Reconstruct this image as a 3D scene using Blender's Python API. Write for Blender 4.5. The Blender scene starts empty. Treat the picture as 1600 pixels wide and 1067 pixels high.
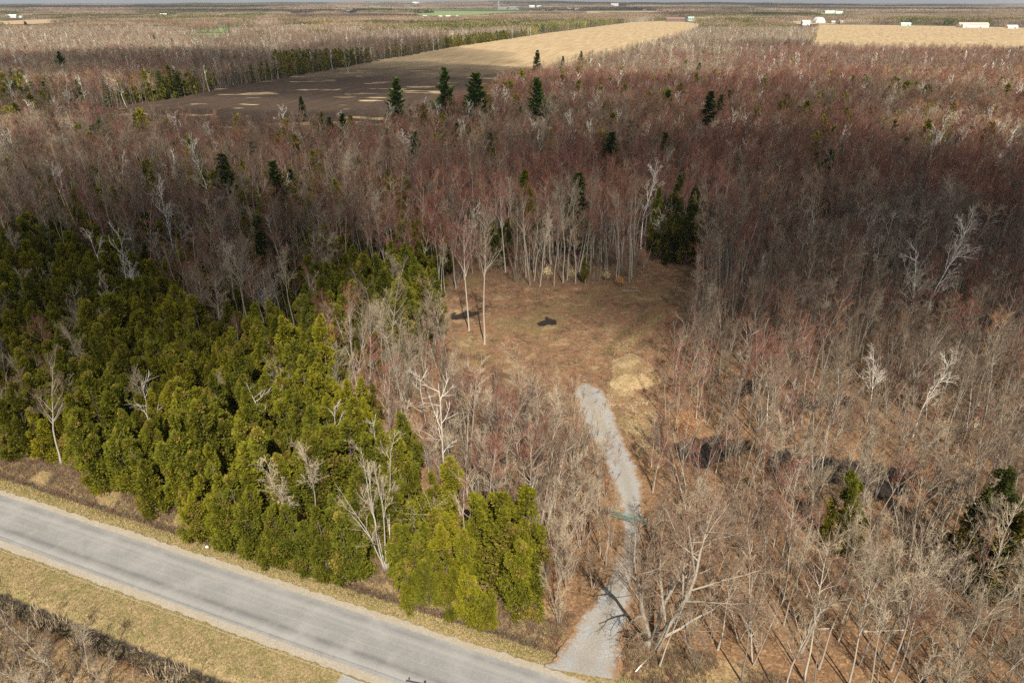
import bpy, math, random
import numpy as np
R_ = math.radians
rng = np.random.default_rng(7)
random.seed(7)
sc = bpy.context.scene

# ------------------------------------------------------------------ camera
H = 60.0
F = 1600 * 24 / 36.0
TH = math.atan((533.5 - 4.0) / F)
cam_d = bpy.data.cameras.new("camera"); cam_d.lens = 24; cam_d.sensor_width = 36
cam_d.clip_start = 0.5; cam_d.clip_end = 60000
cam = bpy.data.objects.new("camera", cam_d); sc.collection.objects.link(cam)
cam.location = (0, 0, H); cam.rotation_euler = (math.pi / 2 - TH, 0, 0)
sc.camera = cam

# ------------------------------------------------------------------ light
SUN_EL, SUN_AZ = 47.0, 171.0          # azimuth: clockwise from +Y (the view direction)
to_sun = np.array([math.sin(R_(SUN_AZ)) * math.cos(R_(SUN_EL)), math.cos(R_(SUN_AZ)) * math.cos(R_(SUN_EL)), math.sin(R_(SUN_EL))])
world = bpy.data.worlds.new("World"); sc.world = world; world.use_nodes = True
wn = world.node_tree
bgn = wn.nodes["Background"]; sky = wn.nodes.new("ShaderNodeTexSky"); sky.sky_type = 'NISHITA'
sky.sun_disc = False; sky.sun_elevation = R_(SUN_EL); sky.sun_rotation = R_(SUN_AZ)
sky.air_density = 1.0; sky.dust_density = 1.0
hsv = wn.nodes.new("ShaderNodeHueSaturation"); hsv.inputs["Saturation"].default_value = .5      # a sky half filled with white cloud
wn.links.new(sky.outputs[0], hsv.inputs["Color"]); wn.links.new(hsv.outputs[0], bgn.inputs[0]); bgn.inputs[1].default_value = 0.05
sun_d = bpy.data.lights.new("sun", 'SUN'); sun_d.energy = 5.0; sun_d.angle = R_(0.5); sun_d.color = (1.0, 0.92, 0.78)
sun = bpy.data.objects.new("sun", sun_d); sc.collection.objects.link(sun)
sun.location = (0, -50, 200)
from mathutils import Vector, Matrix, Euler
sun.rotation_euler = Vector(to_sun).to_track_quat('Z', 'Y').to_euler()
sc.view_settings.view_transform = 'Standard'; sc.view_settings.look = 'None'
sc.view_settings.exposure = 0.78; sc.view_settings.gamma = 1.0
cy = sc.cycles
cy.max_bounces = 5; cy.diffuse_bounces = 2; cy.glossy_bounces = 1; cy.transmission_bounces = 1
cy.transparent_max_bounces = 24; cy.volume_bounces = 0
cy.use_denoising = False

# ------------------------------------------------------------------ pixel -> ground (photo pixels, 1600 x 1067)
def G(px, py, z=0.0):
    px = np.asarray(px, float); py = np.asarray(py, float)
    cx = (px - 800) / F; c = (533.5 - py) / F
    dY = math.cos(TH) + c * math.sin(TH); dZ = -math.sin(TH) + c * math.cos(TH)
    t = (H - z) / -dZ
    return np.stack([cx * t, dY * t], -1)
def P(x, y, z=0.0):
    f = y * math.cos(TH) - (z - H) * math.sin(TH); u = y * math.sin(TH) + (z - H) * math.cos(TH)
    return 800 + F * x / f, 533.5 - F * u / f
def poly(*pts): return G([p[0] for p in pts], [p[1] for p in pts])
def inside(pg, x, y):
    r = np.zeros(np.shape(x), bool); n = len(pg); j = n - 1
    for i in range(n):
        xi, yi = pg[i]; xj, yj = pg[j]
        if yi != yj:
            r ^= ((yi > y) != (yj > y)) & (x < (xj - xi) * (y - yi) / (yj - yi) + xi)
        j = i
    return r
def pdist(pg, x, y):
    d = np.full(np.shape(x), 1e18); n = len(pg)
    for i in range(n):
        a = pg[i]; b = pg[(i + 1) % n]; ab = b - a; L = max((ab ** 2).sum(), 1e-9)
        t = np.clip(((x - a[0]) * ab[0] + (y - a[1]) * ab[1]) / L, 0, 1)
        d = np.minimum(d, (x - a[0] - t * ab[0]) ** 2 + (y - a[1] - t * ab[1]) ** 2)
    d = np.sqrt(d)
    return np.where(inside(pg, x, y), -d, d)
def sstep(a, b, v):
    t = np.clip((v - a) / (b - a), 0, 1); return t * t * (3 - 2 * t)
def wob(x, y, s, ph=0.0):
    x = np.asarray(x) / s; y = np.asarray(y) / s
    return (np.sin(1.3 * x + 0.7 * y + ph) + np.sin(-0.8 * x + 1.7 * y + 1.9 * ph + 1) + np.sin(2.3 * x - 1.1 * y + 2.7 * ph + 2) + .6 * np.sin(3.9 * x + 3.1 * y + ph * 3)) / 3.6

# road frame: north gravel edge and south gravel edge as seen
rn0 = G(0, 766); rn1 = G(861, 1047); rs0 = G(0, 856); rs1 = G(526, 1050)
U = (rn1 - rn0) / np.linalg.norm(rn1 - rn0); N = np.array([-U[1], U[0]])
us = (rs1 - rs0) / np.linalg.norm(rs1 - rs0)
RW = abs(((rs0 + rs1) / 2 - rn0) @ N)
print("road dir", U, us, "width", RW)
def rd(x, y):      # distance north of the road's north gravel edge (negative: on the road or south)
    return (x - rn0[0]) * N[0] + (y - rn0[1]) * N[1]
def ru(x, y): return (x - rn0[0]) * U[0] + (y - rn0[1]) * U[1]

drive_L = [(903, 594), (896, 604), (905, 650), (926, 690), (945, 722), (957, 752), (967, 790), (969, 830), (962, 880), (934, 925), (922, 948), (888, 985), (878, 1020), (850, 1043)]
drive_R = [(926, 596), (942, 608), (958, 640), (972, 680), (985, 710), (999, 738), (1005, 765), (1008, 800), (1008, 832), (1002, 880), (990, 920), (984, 955), (972, 1000), (966, 1060)]
drive_pg = poly(*(drive_L + [(862, 1052), (935, 1078)] + drive_R[::-1]))
clearing_pg = poly((705, 462), (735, 430), (790, 437), (835, 450), (900, 447), (985, 441), (1010, 415), (1000, 392), (1040, 383), (1090, 392), (1112, 420), (1100, 455), (1078, 500), (1055, 545), (1040, 580), (1044, 625), (1034, 680), (1018, 722), (1000, 735), (985, 705), (960, 660), (945, 612), (893, 605), (860, 640), (800, 660), (740, 640), (705, 590), (690, 540), (686, 500))
mound_pg = poly((948, 566), (985, 552), (1022, 566), (1030, 590), (1012, 612), (975, 612), (948, 600))
straw_pg = poly((948, 606), (1022, 606), (1034, 650), (1026, 690), (1004, 726), (985, 700), (968, 660))
field_pg = poly((105, 183), (190, 169), (400, 131), (540, 106), (700, 76), (860, 52), (990, 35), (1050, 33), (1090, 37), (1098, 50), (1070, 64), (1010, 86), (880, 122), (785, 158), (735, 200), (620, 232), (480, 240), (330, 240), (200, 226), (110, 205), (40, 200), (40, 188))
rfield_pg = poly((1283, 39), (1400, 40), (1560, 43), (1900, 52), (1900, 96), (1500, 94), (1262, 90), (1275, 60))
far_px = []
def poly(*pts):
    far_px.append(np.array(pts, float)); return G([p[0] for p in pts], [p[1] for p in pts])
far_fields = [  # polygon, colour kind
    (poly((895, 21), (1010, 20), (1003, 17.2), (925, 17.0)), 'tan'),
    (poly((640, 20.5), (655, 16.4), (800, 15.2), (850, 17.5), (760, 22), (700, 26.5), (648, 24)), 'green'),
    (poly((-60, 40), (60, 38), (112, 33), (150, 30.5), (105, 30.2), (60, 31.5), (-60, 36)), 'tan'),
    (poly((325, 51), (360, 51), (362, 44.5), (335, 45)), 'green'),
    (poly((285, 60), (345, 60), (360, 52.5), (300, 53.5)), 'green'),
    (poly((380, 44), (520, 42), (520, 39), (400, 40.5)), 'tan'),
    (poly((435, 21), (492, 20.6), (500, 17.6), (450, 18)), 'tan'),
    (poly((120, 26), (225, 23.8), (222, 22.3), (150, 23.3)), 'tan'),
    (poly((1222, 38.3), (1290, 38.3), (1285, 33.8), (1218, 34.2)), 'tan'),
    (poly((1270, 23), (1330, 22.5), (1325, 19.8), (1275, 20.2)), 'green'),
    (poly((1160, 13.6), (1230, 13.6), (1230, 12.4), (1160, 12.4)), 'tan'),
    (poly((90, 12.6), (112, 12.6), (112, 11.2), (90, 11.2)), 'tan'),
    (poly((940, 20), (1060, 19.5), (1050, 17.5), (960, 17.2)), 'tan'),
    (poly((560, 14), (640, 13.5), (640, 12.3), (560, 12.6)), 'green'),
]

VIEW0 = list(far_px)
def hills(x, y):
    r = np.hypot(x, y)
    a = sstep(5200, 14000, r)
    az = x / np.maximum(np.abs(y), 1)
    mid = np.exp(-((az + 0.02) / 0.42) ** 2)
    z = a * (22 * wob(x, y, 1500, 1.0) + 12 * wob(x, y, 600, 3.0) + 52 * mid * (1 + .25 * wob(x, y, 2500, 5)) - 6)
    return z
def gz(x, y):
    x = np.asarray(x, float); y = np.asarray(y, float)
    r = np.hypot(x, y)
    d = rd(x, y)
    z = 0.16 * wob(x, y, 5, 0.3) + 0.25 * wob(x, y, 23, 1.2)
    flat = sstep(1.2, 5.0, d) + sstep(RW + 1.0, RW + 9.0, -d)
    fr = 1 - sstep(-2.0, 1.5, pdist(drive_pg, x, y)) if r.ndim == 0 or True else 0
    z = z * np.clip(flat, 0, 1) * (1 - 0.85 * fr)
    nd = np.exp(-((d - 2.7) / 0.85) ** 2) * (0.75 + .2 * wob(x, y, 4, 2))
    z = z - nd * (1 - fr) 
    u = ru(x, y)
    south_drive = sstep(-2.5, 0.5, (u - U_SD)) 
    sd = np.exp(-((-d - RW - 5.4) / 1.35) ** 4) * 0.95
    z = z - sd * (1 - south_drive)
    z = z - 0.12 * sstep(0.4, 2, d) * (1 - fr) - 0.12 * sstep(RW + .4, RW + 2, -d) * (1 - south_drive)
    pool = poolmask(x, y)
    z = z - 0.42 * pool
    mo = sstep(0.5, -3.0, pdist(mound_pg, x, y)) * 0.9 * (1 + .25 * wob(x, y, 1.3, 4))
    z = z + mo
    z = z * (1 - sstep(400, 900, r))
    return z + hills(x, y)
U_SD = ru(*G(527, 1052))
pools = [poly((838, 500), (850, 495), (868, 497), (868, 505), (852, 508), (840, 505)), poly((706, 490), (725, 484), (750, 482), (748, 490), (722, 497), (706, 497)),
         poly((1065, 708), (1072, 690), (1100, 684), (1140, 686), (1158, 692), (1150, 702), (1118, 716), (1085, 720)),
         poly((1210, 706), (1230, 698), (1240, 712), (1290, 718), (1350, 722), (1400, 736), (1450, 742), (1490, 748), (1480, 762), (1420, 762), (1370, 768), (1330, 750), (1270, 742), (1215, 728)),
         poly((1150, 600), (1185, 592), (1190, 604), (1160, 612)), poly((1240, 618), (1330, 622), (1330, 634), (1250, 630)),
         poly((960, 655), (961, 655), (961, 656))]
def poolmask(x, y):
    m = np.zeros(np.shape(x))
    for pg in pools[:-1]:
        m = np.maximum(m, sstep(0.6, -0.6, pdist(pg, x, y) - (.9 if pg[0][0] > 12 else 0) + 1.1 * wob(x, y, .8, 2) + .8 * wob(x, y, 2.1, 5)))
    return m

# ------------------------------------------------------------------ mesh helpers
def new_mesh(name, V, faces, mats=(), midx=None, smooth=False):
    """faces: list of (n,k) int arrays"""
    me = bpy.data.meshes.new(name)
    V = np.asarray(V, np.float32).reshape(-1, 3)
    me.vertices.add(len(V)); me.vertices.foreach_set("co", V.ravel())
    loops = np.concatenate([f.ravel() for f in faces]) if faces else np.zeros(0, int)
    tot = np.concatenate([np.full(len(f), f.shape[1]) for f in faces]) if faces else np.zeros(0, int)
    if not faces: me.update(); return me
    start = np.concatenate([[0], np.cumsum(tot)[:-1]])
    me.loops.add(len(loops)); me.loops.foreach_set("vertex_index", loops.astype(np.int32))
    me.polygons.add(len(tot)); me.polygons.foreach_set("loop_start", start.astype(np.int32)); me.polygons.foreach_set("loop_total", tot.astype(np.int32))
    if midx is not None: me.polygons.foreach_set("material_index", np.asarray(midx, np.int32))
    me.polygons.foreach_set("use_smooth", np.full(len(tot), smooth))
    for m in mats: me.materials.append(m)
    me.update(calc_edges=True)
    return me
class MB:
    def __init__(s): s.V = []; s.F = []; s.M = []; s.n = 0
    def add(s, V, Fs, mi=0):
        V = np.asarray(V, float).reshape(-1, 3)
        for f in Fs if isinstance(Fs, list) else [Fs]:
            f = np.asarray(f); s.F.append(f.astype(np.int64) + s.n); s.M.append(np.full(len(f), mi))
        s.V.append(V); s.n += len(V); return s
    def mesh(s, name, mats, smooth=False):
        return new_mesh(name, np.concatenate(s.V), s.F, mats, np.concatenate(s.M), smooth)
    def tubes(s, Pt, Rd, k=3, mi=0, cap=False):
        """Pt (n,m,3) Rd (n,m)"""
        n, m, _ = Pt.shape
        T = np.gradient(Pt, axis=1); T /= np.linalg.norm(T, axis=2, keepdims=True) + 1e-9
        ref = np.where(np.abs(T[:, :1, 2:3]) < .85, np.array([0, 0, 1.]), np.array([1., 0, 0]))
        A = np.cross(T, np.broadcast_to(ref, T.shape)); A /= np.linalg.norm(A, axis=2, keepdims=True) + 1e-9
        B = np.cross(T, A)
        an = np.arange(k) * 2 * math.pi / k
        V = Pt[:, :, None] + Rd[:, :, None, None] * (np.cos(an)[:, None] * A[:, :, None] + np.sin(an)[:, None] * B[:, :, None])
        base = (np.arange(n) * m * k)[:, None, None] + (np.arange(m - 1) * k)[None, :, None]
        j = np.arange(k)[None, None]; j2 = (np.arange(k) + 1) % k
        q = np.stack([base + j, base + j2[None, None], base + k + j2[None, None], base + k + j], -1).reshape(-1, 4)
        fs = [q]
        if cap:
            e = (np.arange(n) * m * k)[:, None] + (m - 1) * k + np.arange(k)
            fs.append(e)
        s.add(V, fs, mi); return s
    def cones(s, A, D, L, r, mi=0, flat=False):
        """thin spikes: base A (n,3), direction D, length L, radius r"""
        n = len(A)
        D = D / (np.linalg.norm(D, axis=1, keepdims=True) + 1e-9)
        ref = np.where(np.abs(D[:, 2:3]) < .8, np.array([[0, 0, 1.]]), np.array([[1., 0, 0]]))
        X = np.cross(D, ref); X /= np.linalg.norm(X, axis=1, keepdims=True); Y = np.cross(D, X)
        r = np.broadcast_to(np.asarray(r, float), (n,))[:, None]
        L = np.broadcast_to(np.asarray(L, float), (n,))[:, None]
        if flat:
            a = rng.uniform(0, math.pi, (n, 1)); W = X * np.cos(a) + Y * np.sin(a)
            V = np.stack([A - W * r, A + W * r, A + D * L], 1)
            i = np.arange(n)[:, None] * 3
            s.add(V, [i + np.array([[0, 1, 2]])], mi)
        else:
            V = np.stack([A + X * r, A - .5 * X * r + .87 * Y * r, A - .5 * X * r - .87 * Y * r, A + D * L], 1)
            i = np.arange(n)[:, None] * 4
            s.add(V, [np.concatenate([i + np.array([[0, 1, 3]]), i + np.array([[1, 2, 3]]), i + np.array([[2, 0, 3]])])], mi)
        return s
    def box(s, c, d, mi=0, rz=0):
        c = np.array(c, float); d = np.array(d, float) / 2
        v = np.array([[x, y, z] for z in (-1, 1) for y in (-1, 1) for x in (-1, 1)], float) * d
        co, si = math.cos(rz), math.sin(rz)
        v = np.stack([v[:, 0] * co - v[:, 1] * si, v[:, 0] * si + v[:, 1] * co, v[:, 2]], 1) + c
        f = np.array([[0, 2, 3, 1], [4, 5, 7, 6], [0, 1, 5, 4], [2, 6, 7, 3], [0, 4, 6, 2], [1, 3, 7, 5]])
        s.add(v, [f], mi); return s

def link(o, parent=None, coll=None):
    (coll or sc.collection).objects.link(o)
    if parent is not None: o.parent = parent
    return o
def tag(o, label=None, cat=None, group=None, kind=None):
    if label: o['label'] = label
    if cat: o['category'] = cat
    if group: o['group'] = group
    if kind: o['kind'] = kind
    return o
def obj(name, me, parent=None, coll=None): return link(bpy.data.objects.new(name, me), parent, coll)
def empty(name, loc, rz=0, s=1.0):
    e = bpy.data.objects.new(name, None); sc.collection.objects.link(e)
    e.location = loc; e.rotation_euler = (0, 0, rz); e.scale = (s, s, s) if np.isscalar(s) else s; e.empty_display_size = .5
    return e

# ------------------------------------------------------------------ materials
def mat(name):
    m = bpy.data.materials.new(name); m.use_nodes = True
    nt = m.node_tree; b = nt.nodes["Principled BSDF"]; b.inputs["Roughness"].default_value = .9
    b.inputs["Specular IOR Level"].default_value = .2
    return m, nt, b
def nd(nt, t, **kw):
    n = nt.nodes.new(t)
    for k, v in kw.items():
        if k in ('inp',):
            for a, b in v.items(): n.inputs[a].default_value = b
        else: setattr(n, k, v)
    return n
def ramp(nt, fac, stops, interp='LINEAR'):
    r = nt.nodes.new("ShaderNodeValToRGB"); r.color_ramp.interpolation = interp
    el = r.color_ramp.elements
    while len(el) < len(stops): el.new(.5)
    for e, (p, c) in zip(el, stops): e.position = p; e.color = (*c, 1) if len(c) == 3 else c
    nt.links.new(fac, r.inputs[0]); return r.outputs[0]
def noise(nt, vec, scale, detail=4, rough=.6, dist=0):
    n = nd(nt, "ShaderNodeTexNoise"); n.inputs["Scale"].default_value = scale; n.inputs["Detail"].default_value = detail
    n.inputs["Roughness"].default_value = rough; n.inputs["Distortion"].default_value = dist
    if vec is not None: nt.links.new(vec, n.inputs["Vector"])
    return n.outputs["Fac"]
def mixc(nt, fac, a, b, mode='MIX'):
    n = nd(nt, "ShaderNodeMix", data_type='RGBA', blend_type=mode)
    for s, v in ((n.inputs[0], fac), (n.inputs[6], a), (n.inputs[7], b)):
        if hasattr(v, 'links') or isinstance(v, bpy.types.NodeSocket): nt.links.new(v, s)
        else: s.default_value = v if np.isscalar(v) else (*v, 1)
    return n.outputs[2]
def math_(nt, op, a, b=0.0, clamp=False):
    n = nd(nt, "ShaderNodeMath", operation=op, use_clamp=clamp)
    for s, v in ((n.inputs[0], a), (n.inputs[1], b)):
        if isinstance(v, bpy.types.NodeSocket): nt.links.new(v, s)
        else: s.default_value = v
    return n.outputs[0]
def geo_pos(nt): return nd(nt, "ShaderNodeNewGeometry").outputs["Position"]

def plant_mat(name, c1, c2, zone=None, zscale=.012, transl=0.0, stripes=None, vary=.5):
    """base colour varies from plant to plant (object random) and by stands of species over the land"""
    m, nt, b = mat(name)
    rnd = nd(nt, "ShaderNodeObjectInfo").outputs["Random"]
    pos = geo_pos(nt)
    n1 = noise(nt, pos, .35, 2)
    f = math_(nt, 'ADD', math_(nt, 'MULTIPLY', rnd, .75), math_(nt, 'MULTIPLY', n1, .35), True)
    col = ramp(nt, f, [(0.1, c1), (.95, c2)])
    if zone is not None:
        z = ramp(nt, noise(nt, pos, zscale, 3, .6), [(.42, (0, 0, 0)), (.6, (1, 1, 1))])
        col = mixc(nt, math_(nt, 'MULTIPLY', z, zone[1]), col, zone[0])
    rnd2 = nd(nt, "ShaderNodeTexWhiteNoise", noise_dimensions='1D'); nt.links.new(rnd, rnd2.inputs["W"])
    v = math_(nt, 'ADD', math_(nt, 'MULTIPLY', rnd2.outputs["Value"], vary), 1 - vary / 2)
    h = nd(nt, "ShaderNodeHueSaturation"); nt.links.new(v, h.inputs["Value"]); nt.links.new(col, h.inputs["Color"])
    col = h.outputs[0]
    if stripes is not None:
        mp = nd(nt, "ShaderNodeMapping"); mp.inputs["Scale"].default_value = (1.5, 1.5, 6); nt.links.new(nd(nt, "ShaderNodeTexCoord").outputs["Object"], mp.inputs[0])
        s = ramp(nt, noise(nt, mp.outputs[0], 1.0, 3, .7), [(.5, (0, 0, 0)), (.6, (1, 1, 1))])
        col = mixc(nt, math_(nt, 'MULTIPLY', s, .8), col, stripes)
    nt.links.new(col, b.inputs["Base Color"])
    if transl:
        tr = nd(nt, "ShaderNodeBsdfTranslucent"); nt.links.new(col, tr.inputs[0])
        ms = nd(nt, "ShaderNodeMixShader"); ms.inputs[0].default_value = transl
        nt.links.new(b.outputs[0], ms.inputs[1]); nt.links.new(tr.outputs[0], ms.inputs[2])
        nt.links.new(ms.outputs[0], nt.nodes["Material Output"].inputs[0])
    return m
M = {}
M['bark'] = plant_mat("grey_bark", (.20, .178, .148), (.37, .33, .275), vary=.5)
M['bark_pale'] = plant_mat("pale_bark", (.30, .26, .21), (.42, .38, .32), vary=.3)
M['bark_mid'] = plant_mat("brown_bark", (.13, .105, .082), (.26, .215, .17), vary=.6)
M['bark_dark'] = plant_mat("dark_bark", (.07, .055, .045), (.14, .11, .09))
M['birch'] = plant_mat("white_birch_bark", (.66, .63, .57), (.78, .75, .69), stripes=(.16, .14, .12), vary=.2)
M['birch_twig'] = plant_mat("birch_twigs", (.46, .41, .34), (.58, .52, .44), vary=.3)
M['twig'] = plant_mat("grey_twigs", (.14, .108, .078), (.27, .218, .155), zone=((.155, .092, .062), .7), vary=.7)
M['twig_red'] = plant_mat("red_budding_twigs", (.183, .064, .048), (.23, .094, .066), zone=((.15, .092, .06), .5), vary=.6, zscale=.02)
M['twig_tan'] = plant_mat("tan_twigs", (.29, .24, .17), (.46, .385, .28), zone=((.25, .18, .12), .45))
M['twig_orange'] = plant_mat("orange_budding_twigs", (.27, .14, .075), (.34, .20, .11))
M['cedar'] = plant_mat("cedar_foliage", (.15, .152, .012), (.26, .235, .014), zone=((.09, .11, .013), .55), zscale=.05, transl=.35, vary=.45)
M['cedar_bronze'] = plant_mat("bronzed_cedar_foliage", (.22, .175, .03), (.26, .20, .04), transl=.3)
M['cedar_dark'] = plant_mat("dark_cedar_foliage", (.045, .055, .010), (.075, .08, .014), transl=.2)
M['pine'] = plant_mat("pine_needles", (.08, .12, .025), (.12, .165, .035), transl=.2)
M['spruce'] = plant_mat("spruce_needles", (.055, .078, .018), (.09, .115, .024), transl=.2)
M['brush'] = plant_mat("brush_stems", (.17, .13, .085), (.29, .225, .15))
M['dead'] = plant_mat("weathered_dead_wood", (.36, .33, .29), (.50, .46, .41), vary=.2)
M['drygrass'] = plant_mat("dry_grass", (.27, .19, .095), (.42, .32, .17), vary=.5)
M['greengrass'] = plant_mat("green_grass", (.10, .12, .025), (.20, .20, .05), vary=.5)
M['reed'] = plant_mat("dry_reed", (.40, .30, .19), (.55, .44, .31))
M['oakleaf'] = plant_mat("clinging_brown_leaves", (.42, .19, .06), (.5, .26, .1))
M['paleleaf'] = plant_mat("clinging_pale_leaves", (.55, .42, .22), (.6, .48, .28))

# ------------------------------------------------------------------ tree generators
def unit(v): return v / (np.linalg.norm(v, axis=-1, keepdims=True) + 1e-9)
def grow(A, D, L, m, up=.25, wiggle=.12, g=None):
    """curved shoots: start A, direction D, length L -> (n,m,3)"""
    g = g or rng; n = len(A); pts = [A]; d = unit(D)
    st = (L / (m - 1))[:, None]
    for _ in range(m - 1):
        d = unit(d + np.array([0, 0, up / (m - 1)]) + g.normal(0, wiggle, (n, 3)))
        pts.append(pts[-1] + d * st)
    return np.stack(pts, 1)
def kids(Pt, Rd, per, t0, t1, ang, lr, g, jl=.35, rr=.5):
    """children of shoots: returns A, D, L, R0"""
    n, m, _ = Pt.shape; per_n = n * per
    idx = np.repeat(np.arange(n), per)
    t = g.uniform(t0, t1, per_n)
    f = t * (m - 1); i = np.minimum(f.astype(int), m - 2); w = (f - i)[:, None]
    A = Pt[idx, i] * (1 - w) + Pt[idx, i + 1] * w
    T = unit(Pt[idx, i + 1] - Pt[idx, i])
    r = Rd[idx, i] * (1 - w[:, 0]) + Rd[idx, i + 1] * w[:, 0]
    Q = unit(np.cross(T, g.normal(size=(per_n, 3))))
    a = g.normal(ang, ang * .25, per_n)[:, None]
    D = T * np.cos(a) + Q * np.sin(a)
    PL = np.linalg.norm(Pt[:, -1] - Pt[:, 0], axis=1)[idx]
    L = PL * lr * g.uniform(1 - jl, 1 + jl, per_n) * (1.15 - .6 * t)
    return A, D, L, np.minimum(r * rr, r)
def taper(r0, m, end=.3): return r0[:, None] * np.linspace(1, end, m)[None] 

def bare(seed, h,  bole=.45, spread=.30, limbs=14, stems=1, tw=(6, 6, 4), tr=.013, ang=.7, r0=None, lean=0., dead=False, limb_mi=0, lod=0, sag=.25, wig=.05, splay=.26):
    """returns (trunk MB, crown MB)"""
    g = np.random.default_rng(seed)
    tk, cr = MB(), MB()
    r0 = r0 or h * .0078
    if stems == 1:
        A = np.zeros((1, 3)); D = np.array([[lean * math.cos(seed), lean * math.sin(seed), 1.0]])
    else:
        a = np.arange(stems) * 2 * math.pi / stems + g.uniform(0, 2)
        A = np.stack([np.cos(a), np.sin(a), a * 0], 1) * r0 * 1.2
        D = np.stack([np.cos(a) * splay, np.sin(a) * splay, a * 0 + 1], 1) + g.normal(0, .08, (stems, 3))
    A = A - np.array([0, 0, .3])
    Ls = h * g.uniform(.85, 1.0, stems) if stems > 1 else np.array([h])
    k0 = (7, 5, 3, 3)[lod]
    m0 = (9, 7, 5, 3)[lod]
    T = grow(A, D, Ls, m0, .15 if stems > 1 else .3, wig, g)
    Rt = taper(np.full(len(T), r0 * (1 if stems == 1 else .7)), m0, .12 if not dead else .3)
    Rt[:, 0] *= 1.35
    tk.tubes(T, Rt, k0, 0)
    lim = max(3, limbs // stems)
    A1, D1, L1, R1 = kids(T, Rt, lim, bole, .97, ang, spread, g, .3, .6)
    m1 = (5, 4, 3, 2)[lod]
    B1 = grow(A1, D1, L1 * 1.0, m1, sag, .10, g)
    Rb = taper(np.maximum(R1 * 1.15, tr * 2.2), m1, .3)
    tk.tubes(B1, Rb, (4, 3, 3, 3)[lod], limb_mi)
    if tw[0]:
        A2, D2, L2, R2 = kids(B1, Rb, tw[0], .15, 1, .62, .55, g)
        m2 = (4, 3, 2, 2)[lod]
        B2 = grow(A2, D2, L2, m2, .22, .12, g)
        Rb2 = taper(np.clip(R2, tr * 1.4, tr * 3.2), m2, .4)
        cr.tubes(B2, Rb2, 3, 0)
        if lod < 2:      # leader tips too
            A2b, D2b, L2b, R2b = kids(T, Rt, tw[0] * 2, .6, 1, .5, .07, g)
            Bx = grow(A2b, D2b, L2b, m2, .2, .1, g); cr.tubes(Bx, taper(np.full(len(Bx), tr), m2, .4), 3, 0)
        if tw[1]:
            A3, D3, L3, _ = kids(B2, Rb2, tw[1], .1, 1, .6, .55, g)
            if tw[2]:
                B3 = np.stack([A3, A3 + unit(D3 + [0, 0, .1]) * L3[:, None]], 1)
                cr.cones(A3, B3[:, 1] - A3, L3, tr * .9, 0)
                A4, D4, L4, _ = kids(B3, np.full((len(B3), 2), tr), tw[2], .1, 1, .55, .6, g)
                cr.cones(A4, D4 + [0, 0, .1], L4, tr * .75, 0, flat=True)
            else:
                cr.cones(A3, D3 + [0, 0, .1], L3, tr * .9, 0, flat=lod > 0)
    return tk, cr
def join(a, b, ma=0, mb=1):
    o = MB()
    for s, off in ((a, ma), (b, mb)):
        if not s.V: continue
        n0 = o.n; o.V += s.V; o.F += [f + n0 for f in s.F]; o.M += [m + off for m in s.M]; o.n += s.n
    return o

def cedar(seed, h, r, plumes=70, leaves=150, ls=.18, kind='cedar', lead=1):
    g = np.random.default_rng(seed)
    tk, cr = MB(), MB()
    la = np.arange(lead) * 2 * math.pi / lead + g.uniform(0, 6); lo = r * (.62 if lead > 1 else 0)
    lh = h * np.concatenate([[1.0], g.uniform(.68, .92, lead - 1)])
    tops = np.stack([np.cos(la) * lo, np.sin(la) * lo, lh], 1)
    T = grow(np.tile([[0, 0, -.3]], (lead, 1)) + tops * [.12, .12, 0], unit(tops + [0, 0, h * .6]), lh * .97, 7, .25, .03, g)
    tk.tubes(T, taper(np.full(lead, h * .012), 7, .12), 6)
    wl_ = np.arange(plumes) % lead
    t = g.uniform(.05, 1, plumes) ** 1.05; t[:lead] = .985; t[lead:2 * lead] = .93
    prof = (1 - t) ** .62 * (.55 + .45 * sstep(0, .22, t))
    prof = prof * (1 + .25 * np.sin(t * 17 + seed)) * (1 + .2 * np.sin(t * 7 + seed * 2))
    az = np.arange(plumes) * 2.4 + g.normal(0, .5, plumes)
    rr = r * (.74 if lead > 1 else 1)
    rad = rr * prof * g.uniform(.4, 1.3, plumes)
    z = t * lh[wl_]
    C = np.stack([np.cos(az) * rad, np.sin(az) * rad, z], 1)
    cx0 = np.array([[np.interp(zz, T[k, :, 2], T[k, :, i]) for i in (0, 1)] for zz, k in zip(z, wl_)])
    C[:, :2] += cx0
    z0 = np.maximum(z - rad * .7 - .2, .3)
    A = np.stack([cx0[:, 0], cx0[:, 1], z0], 1)
    tk.tubes(np.stack([A, (A + C) / 2 - [0, 0, .1], C], 1), np.full((plumes, 3), .03) * [1.3, 1, .4], 3)
    size = (.32 + .32 * rr * prof) * g.uniform(.6, 1.35, plumes)
    n = plumes * leaves; i = np.repeat(np.arange(plumes), leaves)
    d = unit(g.normal(size=(n, 3)))
    outw = unit(np.stack([np.cos(az), np.sin(az), az * 0 + .55], 1))[i]
    d = unit(d + outw * .65)
    s = size[i] * g.uniform(.35, 1.15, n)
    p = C[i] + d * s[:, None] * np.array([.85, .85, 1.2])
    p[:, 2] = np.maximum(p[:, 2], .15)
    D = unit(d * .9 + outw * .5 + [0, 0, .3] + g.normal(0, .4, (n, 3)))
    W = unit(np.cross(D, g.normal(size=(n, 3))))
    L = ls * g.uniform(.6, 1.7, n)[:, None]; w = L * .36
    V = np.stack([p - D * L * .4, p + W * w, p + D * L * .7, p - W * w], 1)
    q = np.arange(n)[:, None] * 4 + np.array([[0, 1, 2, 3]])
    mi = (g.random(plumes) < .15).astype(int)[i]
    cr.add(V, [q]); cr.M[-1] = mi
    return tk, cr
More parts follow.
